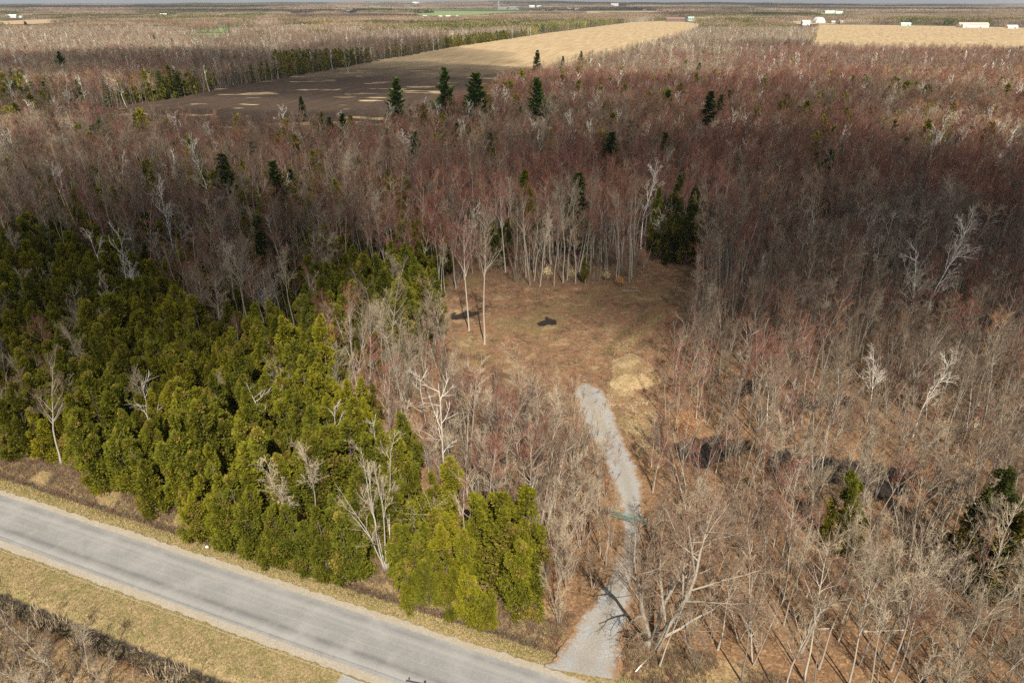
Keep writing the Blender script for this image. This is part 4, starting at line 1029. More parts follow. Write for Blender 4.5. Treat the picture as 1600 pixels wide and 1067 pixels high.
def merged(p, name):
    """trunk and crown of a prototype in one mesh, for the far masses"""
    a, b = p; V = []; F = []; Mi = []; n = 0; mats = []
    for me in (a, b):
        if me is None: continue
        co = np.empty(len(me.vertices) * 3, np.float32); me.vertices.foreach_get("co", co); V.append(co.reshape(-1, 3))
        lt = np.empty(len(me.polygons), np.int32); me.polygons.foreach_get("loop_total", lt); vi = np.empty(len(me.loops), np.int32); me.loops.foreach_get("vertex_index", vi); ls = np.empty(len(me.polygons), np.int32); me.polygons.foreach_get("loop_start", ls)
        mi = np.empty(len(me.polygons), np.int32); me.polygons.foreach_get("material_index", mi)
        for t in np.unique(lt):
            k = lt == t; F.append(vi[ls[k][:, None] + np.arange(t)] + n); Mi.append(mi[k] + len(mats))
        mats += list(me.materials); n += len(me.vertices)
    return new_mesh(name, np.concatenate(V), F, mats, np.concatenate(Mi))
nb = len(base_bare)
V0 = [merged(p, "woods_tree") for c in COLS for (h, p) in BARE[c]]; H0 = [h for c in COLS for (h, p) in BARE[c]]
vi = rng.integers(0, nb, len(bx)); tallk = bh > 15; vi[tallk] = rng.choice([1, 2, 5, 6], tallk.sum())
sel = rest
scat("bare_woods", bx[sel], by[sel], (bcol * nb + vi)[sel], bh[sel], H0, V0, "mass of bare grey, tan and reddish trees filling the middle woods", "woods_tree")

# cedars
ch = (8.0 + 6.5 * rng.random(len(cx_)) ** 1.2) * (1 + .15 * wob(cx_, cy_, 7, 2)) * (1 - .22 * sstep(9, 4.5, rd(cx_, cy_)))
cpx, cpy = P(cx_, cy_)
cvis = infr(cx_, cy_, 0); order = np.argsort(np.where(cvis, np.hypot(cx_, cy_), 1e9)); cn = np.zeros(len(cx_), bool); cn[order[:240]] = True
def cspot(px, py, x, y):
    a = rd(x, y)
    f = "in the front row" if a < 9 else ("in the second rank" if a < 16 else ("deep in the stand" if a < 40 else "at the stand's back"))
    g_ = "by the grey birches" if px < 130 else ("before the white dead tree" if px < 330 else ("by the grey dead tree" if px < 480 else ("by the five stemmed tree" if px < 660 else "beside the driveway wood")))
    return f + " " + g_
for i in np.nonzero(cn)[0]:
    lab = ("tall " if ch[i] > 11 else "bushy ") + "green cedar " + cspot(cpx[i], cpy[i], cx_[i], cy_[i])
    put("cedar", CEDAR[int(rng.choice([0, 1, 2, 3, 4, 6, 7, 8, 9]))], cx_[i], cy_[i], ch[i], lab, "cedar tree", lab.replace(" cedar", " cedars", 1), sx=rng.uniform(.9, 1.15))
VC = [merged(p, "stand_cedar") for h, p in CEDAR] ; HC = [h for h, p in CEDAR]
scat("cedar_stand", cx_[~cn], cy_[~cn], rng.integers(0, NC, (~cn).sum()), ch[~cn], HC, VC, "dark green mass of cedars behind the nearer cedar trees", "stand_cedar", tilt=.03)
print("bare", len(bx), "cedar", len(cx_))

# --- woods from 235 m to 520 m: lighter trees
def flakes(cr, g, c, rx, rz, n, L, w, up=.7):
    p = unit(g.normal(size=(n, 3))) * g.uniform(.2, 1, (n, 1)) ** .6 * [rx, rx, rz] + c
    D = unit(g.normal(size=(n, 3)) * .6 + [0, 0, up]); cr.cones(p, D, g.uniform(.6, 1.3, n) * L, w, 0, flat=True)
V1, H1 = [], []
for ci, c in enumerate(COLS):
    for s in range(5):
        h = 18
        tk, cr = bare(400 + s, h, bole=.38, spread=.27, limbs=15, ang=.6, tw=(6, 6, 0), tr=.024, lod=1, r0=.14)
        V1.append(join(tk, cr).mesh("mid_tree", [M['bark_mid'], M[TW[c]]])); H1.append(h)
for s in range(3):
    tk, cr = cedar(430 + s, 12, 2.4, 40, 36, ls=.55); V1.append(join(tk, cr).mesh("mid_cedar", [M['bark_dark'], M['cedar'], M['cedar_bronze']])); H1.append(12)
for s in range(2):
    tk, cr = spruce(440 + s, 14, 2.6, 11, 7, 10, ls=.7); V1.append(join(tk, cr).mesh("mid_spruce", [M['bark_dark'], M['spruce']])); H1.append(14)
tk, cr = bare(450, 16, bole=.4, spread=.25, limbs=12, tw=(4, 4, 0), tr=.03, lod=1, r0=.14); V1.append(join(tk, cr).mesh("mid_birch", [M['birch'], M['birch_twig']])); H1.append(16)
def kindmix(x, y, ncol_variants, n_ced, n_spr, n_bir, top=14.0):
    """variant index for each tree"""
    col = compose(x, y); n = len(x); idx = col * ncol_variants + rng.integers(0, ncol_variants, n)
    px, py = P(x, y, 0.0)
    r = rng.random(n)
    pc = np.full(n, .045) + .26 * (wob(x, y, 17, 5) > .60)
    for pg in pines_pg: pc = np.where(inside(pg, x, y), .88, pc)
    mg = inside(mixed_pg, x, y); pc = np.where(mg, .34, pc)
    edge = pdist(field_pg, x, y); pc = np.where((edge < 22) & (px < 1000) & (wob(x, y, 14, 1) > .15), .38, pc)
    con = r < pc
    b0 = 4 * ncol_variants
    idx = np.where(con, b0 + rng.integers(0, n_ced, n), idx)
    idx = np.where(con & (rng.random(n) < .35), b0 + n_ced + rng.integers(0, n_spr, n), idx)
    bi = ~con & (rng.random(n) < .035); idx = np.where(bi, b0 + n_ced + n_spr + rng.integers(0, n_bir, n), idx)
    return idx, con
x, y = jgrid(-560, 560, 236, 520, 4.5)
k = infr(x, y, 260) & ok_ground(x, y) & avoid(x, y, 2.5)
sparse = inside(poly((60, 200), (470, 235), (640, 230), (700, 262), (60, 285)), x, y) & (rng.random(len(x)) < .4)
k &= ~sparse
x, y = x[k], y[k]
idx, con = kindmix(x, y, 5, 3, 2, 1)
h = lower_before(x, y, np.where(con, rng.uniform(10, 20, len(x)), rng.uniform(14, 20.5, len(x))))
scat("middle_woods", x, y, idx, h, H1, V1, "brown and reddish bare woods with dark conifers stretching behind the clearing", "middle_tree")
print("mid", len(x))
# --- woods from 520 m to 1500 m
V2, H2 = [], []
for c in COLS:
    for s in range(4):
        h = 18; g = np.random.default_rng(470 + s); tk, cr = bare(470 + s, h, bole=.4, spread=.2, limbs=7, tw=(0, 0, 0), tr=.05, lod=3, r0=.16)
        flakes(cr, g, [0, 0, h * .68], 2.5, h * .30, 120, 1.5, .06)
        V2.append(join(tk, cr).mesh("far_tree", [M['bark_mid'], M[TW[c]]])); H2.append(h)
for s in range(2):
    tk, cr = cedar(480 + s, 12, 2.4, 20, 14, ls=1.0); V2.append(join(tk, cr).mesh("far_cedar", [M['bark_dark'], M['cedar'], M['cedar_bronze']])); H2.append(12)
tk, cr = spruce(484, 14, 2.8, 7, 6, 4, ls=1.3); V2.append(join(tk, cr).mesh("far_spruce", [M['bark_dark'], M['spruce']])); H2.append(14)
tk, cr = bare(486, 16, bole=.4, spread=.25, limbs=9, tw=(3, 0, 0), tr=.06, lod=2, r0=.16); V2.append(join(tk, cr).mesh("far_birch", [M['birch'], M['birch_twig']])); H2.append(16)
x, y = jgrid(-1500, 1500, 520, 1500, 5.6)
k = infr(x, y, 260) & ok_ground(x, y) & avoid(x, y, 3) & open_view(x, y); x, y = x[k], y[k]
idx, con = kindmix(x, y, 4, 2, 1, 1)
h = lower_before(x, y, np.where(con, rng.uniform(9, 15, len(x)), rng.uniform(13, 20.5, len(x))))
scat("far_woods", x, y, idx, h, H2, V2, "tan, grey and dark red bare woods around the farm fields", "far_tree")
print("far", len(x))
# --- the wooded country beyond, in stands of trees
def stand(seed, size, n, mix, hmin, hmax, fl, L, w, con='cedar'):
    g = np.random.default_rng(seed); o = MB()
    x = g.uniform(-size / 2, size / 2, n); y = g.uniform(-size / 2, size / 2, n); h = g.uniform(hmin, hmax, n)
    kind = g.choice(len(mix), n, p=mix)
    A = np.stack([x, y, x * 0 - .5], 1)
    o.cones(A, np.tile([0, 0, 1.], (n, 1)), h * .9, .17, 0)
    for kd in range(4):
        q = np.nonzero(kind == kd)[0]
        if not len(q): continue
        i = np.repeat(q, fl); m = len(i)
        p = unit(g.normal(size=(m, 3))) * g.uniform(.3, 1, (m, 1)) * np.stack([h[i] * .17, h[i] * .17, h[i] * .3], 1) + np.stack([x[i], y[i], h[i] * .66], 1)
        o.cones(p, unit(g.normal(size=(m, 3)) * .5 + [0, 0, .8]), g.uniform(.6, 1.3, m) * L, w, 1 + kd, flat=True)
    q = np.nonzero(kind == 4)[0]
    if len(q):
        i = np.repeat(q, fl); m = len(i); t = g.uniform(0, 1, m); a = g.uniform(0, 6.28, m); rr = (1 - t) * h[i] * .2
        p = np.stack([x[i] + np.cos(a) * rr, y[i] + np.sin(a) * rr, .1 * h[i] + t * h[i] * .75], 1)
        o.cones(p, np.stack([np.cos(a) * .5, np.sin(a) * .5, a * 0 + .5], 1), L * .8, w * 4, 5, flat=True)
    return o.mesh("stand", [M['bark'], M['twig'], M['twig_red'], M['twig_tan'], M['twig_orange'], M[con]])
mixes = [[.35, .15, .40, .06, .04], [.45, .32, .12, .06, .05], [.2, .1, .55, .13, .02], [.12, .05, .13, .02, .68], [.08, .05, .08, .02, .77]]
VP = [stand(500 + i * 3 + s, 60, 120, mixes[i], 12, 18, 26, 2.2, .16, ('cedar', 'spruce')[i == 4]) for i in range(5) for s in range(2)]
x, y = jgrid(-5200, 5200, 1500, 4600, 46, .2)
k = infr(x, y, 200)
for pg, kd in far_fields + [(field_pg, 0), (rfield_pg, 0)]: k &= pdist(pg, x, y) > 22
VIEW = view_of(34); k &= open_view(x, y)
x, y = x[k], y[k]
def patchmix(x, y):
    px, py = P(x, y, 15.0); n = len(x); z = wob(x, y, 260, 1) + .6 * wob(x, y, 90, 4); r = rng.random(n)
    idx = np.where(z > .25, 1, np.where(z < -.35, 2, 0))
    idx = np.where((wob(x * .35, y, 190, 7) > .36) | (r < .05), 3, idx)
    pgx, pgy = P(x, y, 0)
    for pg in pines_pg: idx = np.where(inside(pg, x, y), 3, idx)
    idx = np.where((idx == 3) & ((pgy < 30) | (rng.random(n) < .25)), 4, idx)
    return idx * 2 + rng.integers(0, 2, n)
n = len(x)
scatter("wooded_country", np.stack([x, y, gz(x, y)], 1), patchmix(x, y), np.stack([x * 0, x * 0, rng.integers(0, 4, n) * (math.pi / 2) + rng.normal(0, .2, n)], 1), np.stack([x * 0 + 1, x * 0 + 1, rng.uniform(.85, 1.15, n)], 1), VP, "distant tan and brown woods with strips of dark conifers", "country_stand")
print("patches", n)
VQ = [stand(540 + i, 240, 520, mixes[i], 13, 20, 18, 5, .7, 'spruce') for i in range(5)]
x, y = jgrid(-16000, 16000, 4600, 17000, 190, .2)
VIEW = view_of(90); k = infr(x, y, 100) & open_view(x, y); x, y = x[k], y[k]; n = len(x)
scatter("wooded_horizon", np.stack([x, y, gz(x, y) - 1], 1), (patchmix(x / 2.5, y / 2.5) // 2), np.stack([x * 0, x * 0, rng.integers(0, 4, n) * (math.pi / 2) + rng.normal(0, .2, n)], 1), np.stack([x * 0 + 1, x * 0 + 1, rng.uniform(.8, 1.2, n)], 1), VQ, "bluish far woods along the horizon", "horizon_stand")
print("horizon", n)

# ------------------------------------------------------------------ farm buildings
def simple_mat(name, c, r=.7, n=.12):
    m, nt, b = mat(name); f = noise(nt, geo_pos(nt), 1.5, 3)
    nt.links.new(ramp(nt, f, [(.3, tuple(v * (1 - n) for v in c)), (.7, tuple(min(1, v * (1 + n)) for v in c))]), b.inputs["Base Color"]); b.inputs["Roughness"].default_value = r; return m
M['white'] = simple_mat("white_siding", (.60, .59, .57)); M['metal'] = simple_mat("galvanised_roof", (.45, .46, .47), .45); M['greyroof'] = simple_mat("grey_shingles", (.16, .16, .17))
M['redbarn'] = simple_mat("weathered_barn_boards", (.16, .10, .09)); M['brown'] = simple_mat("brown_boards", (.20, .13, .10)); M['teal'] = simple_mat("pale_green_sheet", (.35, .55, .48)); M['brick'] = simple_mat("buff_brick", (.42, .32, .25))
M['blueroof'] = simple_mat("blue_roof", (.22, .36, .48)); M['pinkroof'] = simple_mat("sun_bleached_roof", (.48, .36, .32)); M['glass'] = simple_mat("window_glass", (.04, .05, .06), .15); M['concrete'] = simple_mat("silo_concrete", (.66, .66, .65)); M['blackmetal'] = simple_mat("dark_metal", (.03, .03, .03), .5)
def building(name, label, px, py, w, d, h, wall, roof, rz=0.0, cat="barn", windows=3, door=True, roofh=None, chimney=False):
    x, y = G(px, py); z = float(gz(np.array([x]), np.array([y]))[0])
    e = empty(name, (x, y, z), rz); tag(e, label, cat)
    rh = roofh or d * .28
    m = MB(); m.box((0, 0, h / 2), (w, d, h)); 
    v = np.array([[-w / 2, -d / 2, h], [-w / 2, d / 2, h], [-w / 2, 0, h + rh], [w / 2, -d / 2, h], [w / 2, d / 2, h], [w / 2, 0, h + rh]])
    m.add(v, [np.array([[0, 2, 1], [3, 4, 5]])]); obj("wall", m.mesh("wall", [wall]), e)
    m = MB(); o_ = .5
    for sgn in (-1, 1):
        s_ = rh / (d / 2)
        a = np.array([[-w / 2 - o_, sgn * (d / 2 + o_), h - o_ * s_ + .03], [w / 2 + o_, sgn * (d / 2 + o_), h - o_ * s_ + .03], [w / 2 + o_, 0, h + rh + .03], [-w / 2 - o_, 0, h + rh + .03]])
        m.add(np.concatenate([a, a + [0, 0, .25]]), [np.array([[0, 1, 2, 3], [4, 5, 6, 7], [0, 1, 5, 4], [1, 2, 6, 5], [2, 3, 7, 6], [3, 0, 4, 7]])])
    r_ = obj("roof", m.mesh("roof", [roof]), e)
    if chimney: obj("chimney", MB().box((w * .25, 0, h + rh + .5), (.8, .8, 1.8)).mesh("chimney", [M['brick']]), r_)
    if door:
        obj("door", MB().box((w * .22, -d / 2 - .05, min(h, 3.4) / 2 * .85), (min(3.6, w * .2), .16, min(h, 3.4) * .85)).mesh("door", [M['greyroof']]), e)
    for i in range(windows):
        xx = -w / 2 + w * (i + .7) / (windows + 1.2)
        wf = obj("window", MB().box((xx, -d / 2 - .04, h * .58), (1.3, .12, 1.3)).mesh("window_frame", [M['white']]), e)
        obj("pane", MB().box((xx, -d / 2 - .08, h * .58), (1.0, .12, 1.0)).mesh("pane", [M['glass']]), wf)
    return e
W_, GR, ME = M['white'], M['greyroof'], M['metal']
building("barn", "white long barn at the far western farm, brightest roof by the horizon strip", 19, 28.5, 46, 18, 8, W_, W_)
building("farmhouse", "small white house next to the long white barn", 34, 28.5, 16, 10, 5, W_, ME, cat="house", chimney=True)
building("shed", "cream shed behind the far straw strip", 52, 29.5, 18, 10, 6, M['brick'], ME, cat="shed", windows=1)
building("farmhouse", "pale grey house between dark spruces by the straw strip", 60, 29.5, 14, 10, 6, W_, GR, cat="house")
building("barn", "white barn with a pale roof before the dark conifer belt", 256, 27, 30, 18, 9, W_, W_, .2)
building("shed", "low white shed touching the white barn before the conifer belt", 267, 27, 24, 10, 4, W_, ME, cat="shed", windows=1)
building("farmhouse", "blue roofed house below the dark conifer belt", 350, 26.5, 22, 14, 6, W_, M['blueroof'], cat="house", chimney=True)
building("farmhouse", "white roofed house past the blue roofed one", 412, 26, 26, 12, 5, W_, W_, cat="house")
building("barn", "dark walled farm barn with a white roof", 549, 19.5, 62, 22, 7, M['brown'], W_, cat="barn", windows=4)
building("farmhouse", "white house beside the dark walled barn", 523, 18.5, 18, 14, 8, W_, W_, cat="house")
building("cottage", "white cottage among the trees at the dark spruce grove", 502, 41, 12, 8, 3.5, W_, W_, cat="house")
building("cottage", "teal roofed cabin in the pale woods before the spruce grove", 431, 56, 11, 8, 3.2, W_, M['teal'], cat="cabin")
building("shed", "lone white shed roof in the grey woods", 383, 66, 7, 5, 3, W_, W_, cat="shed", windows=1)
for i, (px, w, lab) in enumerate([(653, 14, "first white house at the foot of the green field"), (664, 18, "second white house at the foot of the green field"), (688, 14, "white house left of the gap in the dark hedge trees"), (700, 20, "broad cream house amid dark hedge trees"), (714, 12, "last small house at the foot of the green field")]):
    building("farmhouse", lab, px, 27.5, w, 10, 5, W_ if i != 3 else M['brick'], W_ if i % 2 else M['pinkroof'], cat="house", chimney=i % 2 == 0, rz=.1 * i)
x, y = G(779, 16.5); z = float(gz(np.array([x]), np.array([y]))[0])
e = empty("silo", (x, y, z)); tag(e, "tall white silo by the farm behind the green field", "silo")
an = np.linspace(0, 2 * math.pi, 17)[:-1]
def lathe(prof, k=20):
    n = len(prof); a = np.arange(k) * 2 * math.pi / k
    V = np.array([[r * math.cos(t), r * math.sin(t), z_] for (r, z_) in prof for t in a]); i = (np.arange(n - 1)[:, None] * k + np.arange(k)).ravel(); j = (np.arange(n - 1)[:, None] * k + (np.arange(k) + 1) % k).ravel()
    return MB().add(V, [np.stack([i, j, j + k, i + k], 1)])
obj("tower", lathe([(10, 0), (10, 58)]).mesh("tower", [M['concrete']]), e); obj("dome", lathe([(10.4, 58), (9, 62), (6, 65), (.1, 67)]).mesh("dome", [W_]), e)
building("barn", "white barn group close under the tall silo", 786, 16.6, 60, 26, 14, W_, W_, cat="barn")
building("barn", "white double roofed barn between silo and round shed", 801, 16.6, 66, 34, 20, W_, W_, cat="barn")
def arch(name, label, px, py, r, L, m_):
    x, y = G(px, py); z = float(gz(np.array([x]), np.array([y]))[0]); e = empty(name, (x, y, z)); tag(e, label, "shed")
    t = np.linspace(0, math.pi, 15); V = np.array([[r * math.cos(a), yy, r * 1.1 * math.sin(a)] for yy in (-L / 2, L / 2) for a in t]); i = np.arange(14)
    obj("shell", MB().add(V, [np.stack([i, i + 1, i + 16, i + 15], 1)]).mesh("shell", [m_]), e)
    V = np.array([[r * math.cos(a) * .98, -L / 2 + .05, r * 1.08 * math.sin(a)] for a in t]); obj("end_wall", MB().add(V, [np.arange(15)[None]]).mesh("end_wall", [W_]), e)
arch("round_shed", "white arched shed past the silo farm", 808, 16.6, 16, 40, W_)
arch("round_shed", "large white arched shed at the corner of the straw coloured field", 1279, 36.5, 16, 30, W_)
for px, py, w, rf, lab in [(831, 13.8, 60, W_, "white barn high behind the round shed"), (842, 13.5, 50, M['teal'], "pale green roofed barn beside the high white barn"), (901, 16, 34, W_, "white house before the narrow far field"), (960, 12.6, 90, W_, "long white roofed farm below the horizon"), (982, 11.4, 40, W_, "small white farm below the horizon"), (1007, 17, 26, M['brick'], "cream house at the end of the narrow far field"), (849, 17.5, 24, M['brick'], "buff house in the hamlet past the silo farm"), (868, 18, 22, ME, "grey roofed house in the hamlet past the silo farm"), (890, 15.5, 26, ME, "tall gabled house in the hamlet past the silo farm")]:
    building("farmhouse", lab, px, py, w, w * .4, w * .22, W_, rf, cat="house", windows=2)
building("barn", "dark purple brown barn at the tilled field's far corner", 1055, 34.5, 62, 18, 9, M['redbarn'], M['brown'], -.1, windows=4)
building("shed", "pale teal gabled shed beside the dark barn", 1079, 33.5, 26, 14, 10, M['teal'], M['teal'], .3, cat="shed", windows=1)
building("farmhouse", "white two storey house at the corner of the straw coloured field", 1258, 40, 22, 14, 9, W_, W_, cat="house", chimney=True, windows=4)
building("farmhouse", "small pale house just past the big arched shed", 1301, 37.5, 12, 10, 5, M['brick'], ME, cat="house")
building("cottage", "cream cottage behind the straw coloured field between tree clumps", 1315, 37, 14, 10, 5, M['brick'], W_, cat="house")
building("shed", "white box shed with a pale green side on the straw coloured field's edge", 1414, 41, 28, 10, 5.5, M['teal'], W_, cat="shed", windows=0)
building("barn", "long low barn with a sun bleached pink roof", 1519, 43.5, 74, 18, 7, W_, M['pinkroof'], -.08, windows=5)
building("farmhouse", "white gabled annex at the long pink roofed barn", 1506, 43.8, 14, 12, 6, W_, ME, cat="house", windows=1)
building("farmhouse", "white bungalow by the orange willow", 1580, 45, 26, 12, 4.5, W_, W_, cat="house", chimney=True)
building("farmhouse", "upper white house behind the bungalow", 1583, 38, 16, 10, 6, W_, ME, cat="house")
building("farmhouse", "white farm complex on the rise far beyond the dark belt", 1296, 21.5, 60, 20, 10, W_, ME, cat="house")
building("farmhouse", "second white farm roof on the far rise", 1310, 22, 40, 16, 9, W_, W_, cat="house")
building("barn", "white barn just below the horizon", 1205, 3.5 + 3, 150, 60, 28, W_, W_)
building("barn", "wide white barn in the far woods above the green field", 650, 10.5, 110, 40, 18, W_, W_)
# golden willows at the fields
for pt, h, lab in [((1572, 36), 16, "golden orange willow beside the white bungalow"), ((1278, 34), 17, "golden willow at the corner of the straw coloured field"), ((1245, 40), 13, "yellowish willow near the white two storey house"), ((1190, 38), 12, "pale golden willow in the pale woods")]:
    x, y = by_top(*pt, h); tk, cr = bare(700 + int(h), h, bole=.2, spread=.4, limbs=16, lod=1, tw=(6, 5, 0), tr=.08, ang=.8)
    put("willow", (h, proto("willow", (tk, cr), M['bark'], M['oakleaf'] if pt[0] > 1500 else M['twig_orange'])), x, y, h, lab, "willow tree", "golden willows by the far fields")

# ------------------------------------------------------------------ small things near the road
green = simple_mat("green_gate_paint", (.13, .22, .185), .5, .25)
A = G(950, 806); B = G(1012, 826); mid_ = (A + B) / 2; L = np.linalg.norm(B - A); az = math.atan2(*(B - A)[::-1])
zg = float(gz(mid_[None, 0], mid_[None, 1])[0]) + .1
e = empty("farm_gate", (mid_[0], mid_[1], zg), az); tag(e, "green tube farm gate closed across the gravel driveway", "gate")
for sgn in (-1, 1):
    obj("post", MB().tubes(np.array([[[sgn * (L / 2), 0, -.4], [sgn * L / 2, 0, .8], [sgn * L / 2, 0, 1.6]]]), np.full((1, 3), .09), 8, 0, True).mesh("post", [M['bark']]), e)
gl = L / 2 - .2
fr = MB(); fr.tubes(np.array([[[-gl, 0, .25], [-gl, 0, .8], [-gl, 0, 1.35]], [[gl, 0, .25], [gl, 0, .8], [gl, 0, 1.35]], [[-gl, 0, .25], [0, 0, .25], [gl, 0, .25]], [[-gl, 0, 1.35], [0, 0, 1.35], [gl, 0, 1.35]], [[0, 0, .25], [0, 0, .8], [0, 0, 1.35]]]), np.full((5, 3), .045), 6)
obj("frame", fr.mesh("frame", [green]), e)
for k in range(4):
    zz = .25 + 1.1 * (k + 1) / 5
    obj("rail", MB().tubes(np.array([[[-gl, 0, zz], [0, 0, zz], [gl, 0, zz]]]), np.full((1, 3), .03), 6).mesh("rail", [green]), e)
def polyline(pts, r, k=6): 
    return MB().tubes(np.array([pts], float), np.full((1, len(pts)), r), k, 0, True)
# utility pole whose top just reaches into the picture, and its wire
wz = 8.6
wl = G(-60, 836, wz); wr = G(561, 1063, wz); wd = (wr - wl) / np.linalg.norm(wr - wl)
pole_p = G(662, 1062, 9.6) + np.array([.1, -1.35]); zb = float(gz(pole_p[None, 0], pole_p[None, 1])[0])
e = empty("utility_pole", (pole_p[0], pole_p[1], zb), math.atan2(U[1], U[0]) + .15); tag(e, "utility pole with a crossarm whose dark insulators reach over the road's near edge", "utility pole")
obj("post", MB().tubes(np.array([[[0, 0, -1], [0, 0, 4.5], [0, 0, 9.3 - zb]]]), np.array([[.17, .15, .12]]), 10, 0, True).mesh("post", [M['bark']]), e)
obj("crossarm", MB().box((0, .16, 8.75 - zb), (4.1, .1, .13)).mesh("crossarm", [M['bark']]), e)
for sx_ in (-1.7, 1.5, 1.85):
    i_ = lathe([(.02, 0), (.02, .12), (.07, .14), (.09, .2), (.05, .25), (.08, .32), (.05, .4), (.001, .45)], 10); i_.V[0] += [sx_, .16, 8.82 - zb]; obj("insulator", i_.mesh("insulator", [M['blackmetal']]), e)
M['wire'] = simple_mat("wire_sheath", (.30, .34, .22), .4)
pl2 = wl - wd * 18
pts = [(pole_p[0], pole_p[1], 8.3)] + [(*(wl + (wr - wl) * t), wz) for t in np.linspace(1, 0, 12)] + [(pl2[0], pl2[1], wz + .15)]
pts = [(p_[0], p_[1], p_[2] - 0.25 * math.sin(math.pi * i / (len(pts) - 1)) if 0 < i < len(pts) - 1 else p_[2]) for i, p_ in enumerate(pts)]
tag(obj("overhead_wire", polyline(pts, .014).mesh("overhead_wire", [M['wire']])), "single thin overhead wire running along the near edge of the road", "wire")
e = empty("utility_pole", (pl2[0], pl2[1], 0)); tag(e, "utility pole that carries the far end of the wire", "utility pole")
obj("post", MB().tubes(np.array([[[0, 0, -1], [0, 0, 4.5], [0, 0, 9.3]]]), np.array([[.17, .15, .12]]), 10, 0, True).mesh("post", [M['bark']]), e)
obj("crossarm", MB().box((0, .16, 8.75), (2.2, .1, .13)).mesh("crossarm", [M['bark']]), e)
# litter bag in the ditch and the pale heap at the picture's edge
def lump(name, s, m_, seed, sub=3, amp=.3):
    import bmesh
    b = bmesh.new(); bmesh.ops.create_icosphere(b, subdivisions=sub, radius=1); V = np.array([v.co[:] for v in b.verts]); Fc = np.array([[v.index for v in f.verts] for f in b.faces]); b.free()
    V = V * (1 + amp * wob(V[:, 0] * 2 + seed, V[:, 1] * 2 + V[:, 2], 1, seed) + amp * .5 * wob(V[:, 0] * 6, V[:, 1] * 5 + V[:, 2] * 4, 1, seed))[:, None] * s
    return MB().add(V, [Fc]).mesh(name, [m_])
x, y = G(323, 853); o = tag(obj("plastic_bag", lump("plastic_bag", [.24, .18, .13], W_, 3)), "crumpled white plastic bag lying in the roadside ditch", "bag"); o.location = (x, y, float(gz(x[None], y[None])[0]) + .12)
rocks = simple_mat("pale_rock", (.34, .33, .31), .9, .3)
for k, (px, py, s_, lab) in enumerate([(1589, 681, (1.7, 1.1, .8), "longer pale boulder at the edge of the brown woods"), (1598, 689, (1.3, 1.0, .8), "lower pale boulder beside the longer one"), (1583, 676, (.8, .7, .5), "smallest pale boulder above the longer one")]):
    x, y = G(px, py); o = tag(obj("boulder", lump("boulder", list(s_), rocks, 5 + k)), lab, "boulder"); o.location = (x, y, float(gz(x[None], y[None])[0]) + s_[2] * .5); o.rotation_euler = (0, 0, -.7 + k)
# fallen logs
for k, (px, py, ln, a_, m_, lab) in enumerate([(1385, 983, 5, .05, 'bark_pale', "pale fallen log on the leaf litter below the brown woods"), (1290, 980, 2, .1, 'bark_pale', "short pale fallen log on the leaf litter"), (1005, 1030, 3, .9, 'birch', "pale curved branch lying beside the driveway mouth"), (1590, 690, 6, .7, 'bark', "grey fallen log near the pale boulders"),
                                              (1470, 290, 9, -.2, 'birch', "fallen white birch in the red woods"), (700, 377, 8, .3, 'paleleaf', "pale fallen trunk hung among the maples behind the cedars"), (985, 455, 4, .0, 'bark', "grey log lying on the clearing's upper edge"), (660, 1000, 2.2, -.4, 'bark', "short dark branch in the roadside ditch")]):
    x, y = G(px, py); z = float(gz(x[None], y[None])[0]) + .06
    g = np.random.default_rng(800 + k); T = grow(np.array([[-ln / 2, 0, 0]]), np.array([[1., 0, 0]]), np.array([float(ln)]), 6, .0, .06, g); T[..., 2] *= .2
    o = tag(obj("fallen_log", MB().tubes(T, taper(np.array([.07 + ln * .008]), 6, .5), 7, 0, True).mesh("fallen_log", [M[m_]])), lab, "log", "fallen logs"); o.location = (x, y, z); o.rotation_euler = (0, 0, a_)

# ------------------------------------------------------------------ ground plants nobody could count
def tufts(name, x, y, h, nbl, w, m_, label, lean=.5, zo=0.0, zone=None):
    n = len(x); i = np.repeat(np.arange(n), nbl); m = len(i); z = gz(x, y) + zo
    p = np.stack([x[i] + rng.normal(0, .07, m), y[i] + rng.normal(0, .07, m), z[i] - .02], 1)
    D = np.stack([rng.normal(0, lean, m), rng.normal(0, lean, m), np.ones(m)], 1)
    o = MB(); o.cones(p, D, h[i] * rng.uniform(.5, 1.2, m), w, 0, flat=True); mi = (rng.integers(0, len(m_), n) if zone is None else np.clip(((zone + rng.normal(0, .12, n)) * .6 + .5) * len(m_), 0, len(m_) - 1).astype(int))[i]; o.M[-1] = mi
    return tag(obj(name, o.mesh(name, m_)), label, kind='stuff')
def along(n, d0, d1, u0=-95, u1=75):
    u = rng.uniform(u0, u1, n); d = rng.uniform(d0, d1, n); x = rn0[0] + u * U[0] + d * N[0]; y = rn0[1] + u * U[1] + d * N[1]
    k = (pdist(drive_pg, x, y) > .3); k &= ~((d < -RW) & (u > U_SD)); return x[k], y[k], d[k]
x, y, d = along(42000, -.1, 5.5, -8, 120)
k = rng.random(len(x)) < (.35 + .65 * (wob(x, y, 1.2, 3) > -.2)); x, y = x[k], y[k]
tufts("verge_grass", x, y, rng.uniform(.12, .34, len(x)), 4, .022, [M['drygrass'], M['drygrass'], M['greengrass']], "dry and green grass on the verge under the cedar row")
x, y, d = along(42000, -RW - 6.5, -RW + .1, -8, 120)
tufts("verge_grass", x, y, rng.uniform(.10, .30, len(x)), 4, .022, [M['drygrass'], M['greengrass'], M['drygrass'], M['brush'], M['drygrass']], "yellow green grass between the road and the reedy ditch")
x, y, d = along(16000, -RW - 22, -RW - 6.4, -8, 120)
tufts("scrub_grass", x, y, rng.uniform(.25, .75, len(x)), 5, .022, [M['drygrass'], M['brush'], M['oakleaf'], M['brush']], "matted brown grass beyond the reedy ditch")
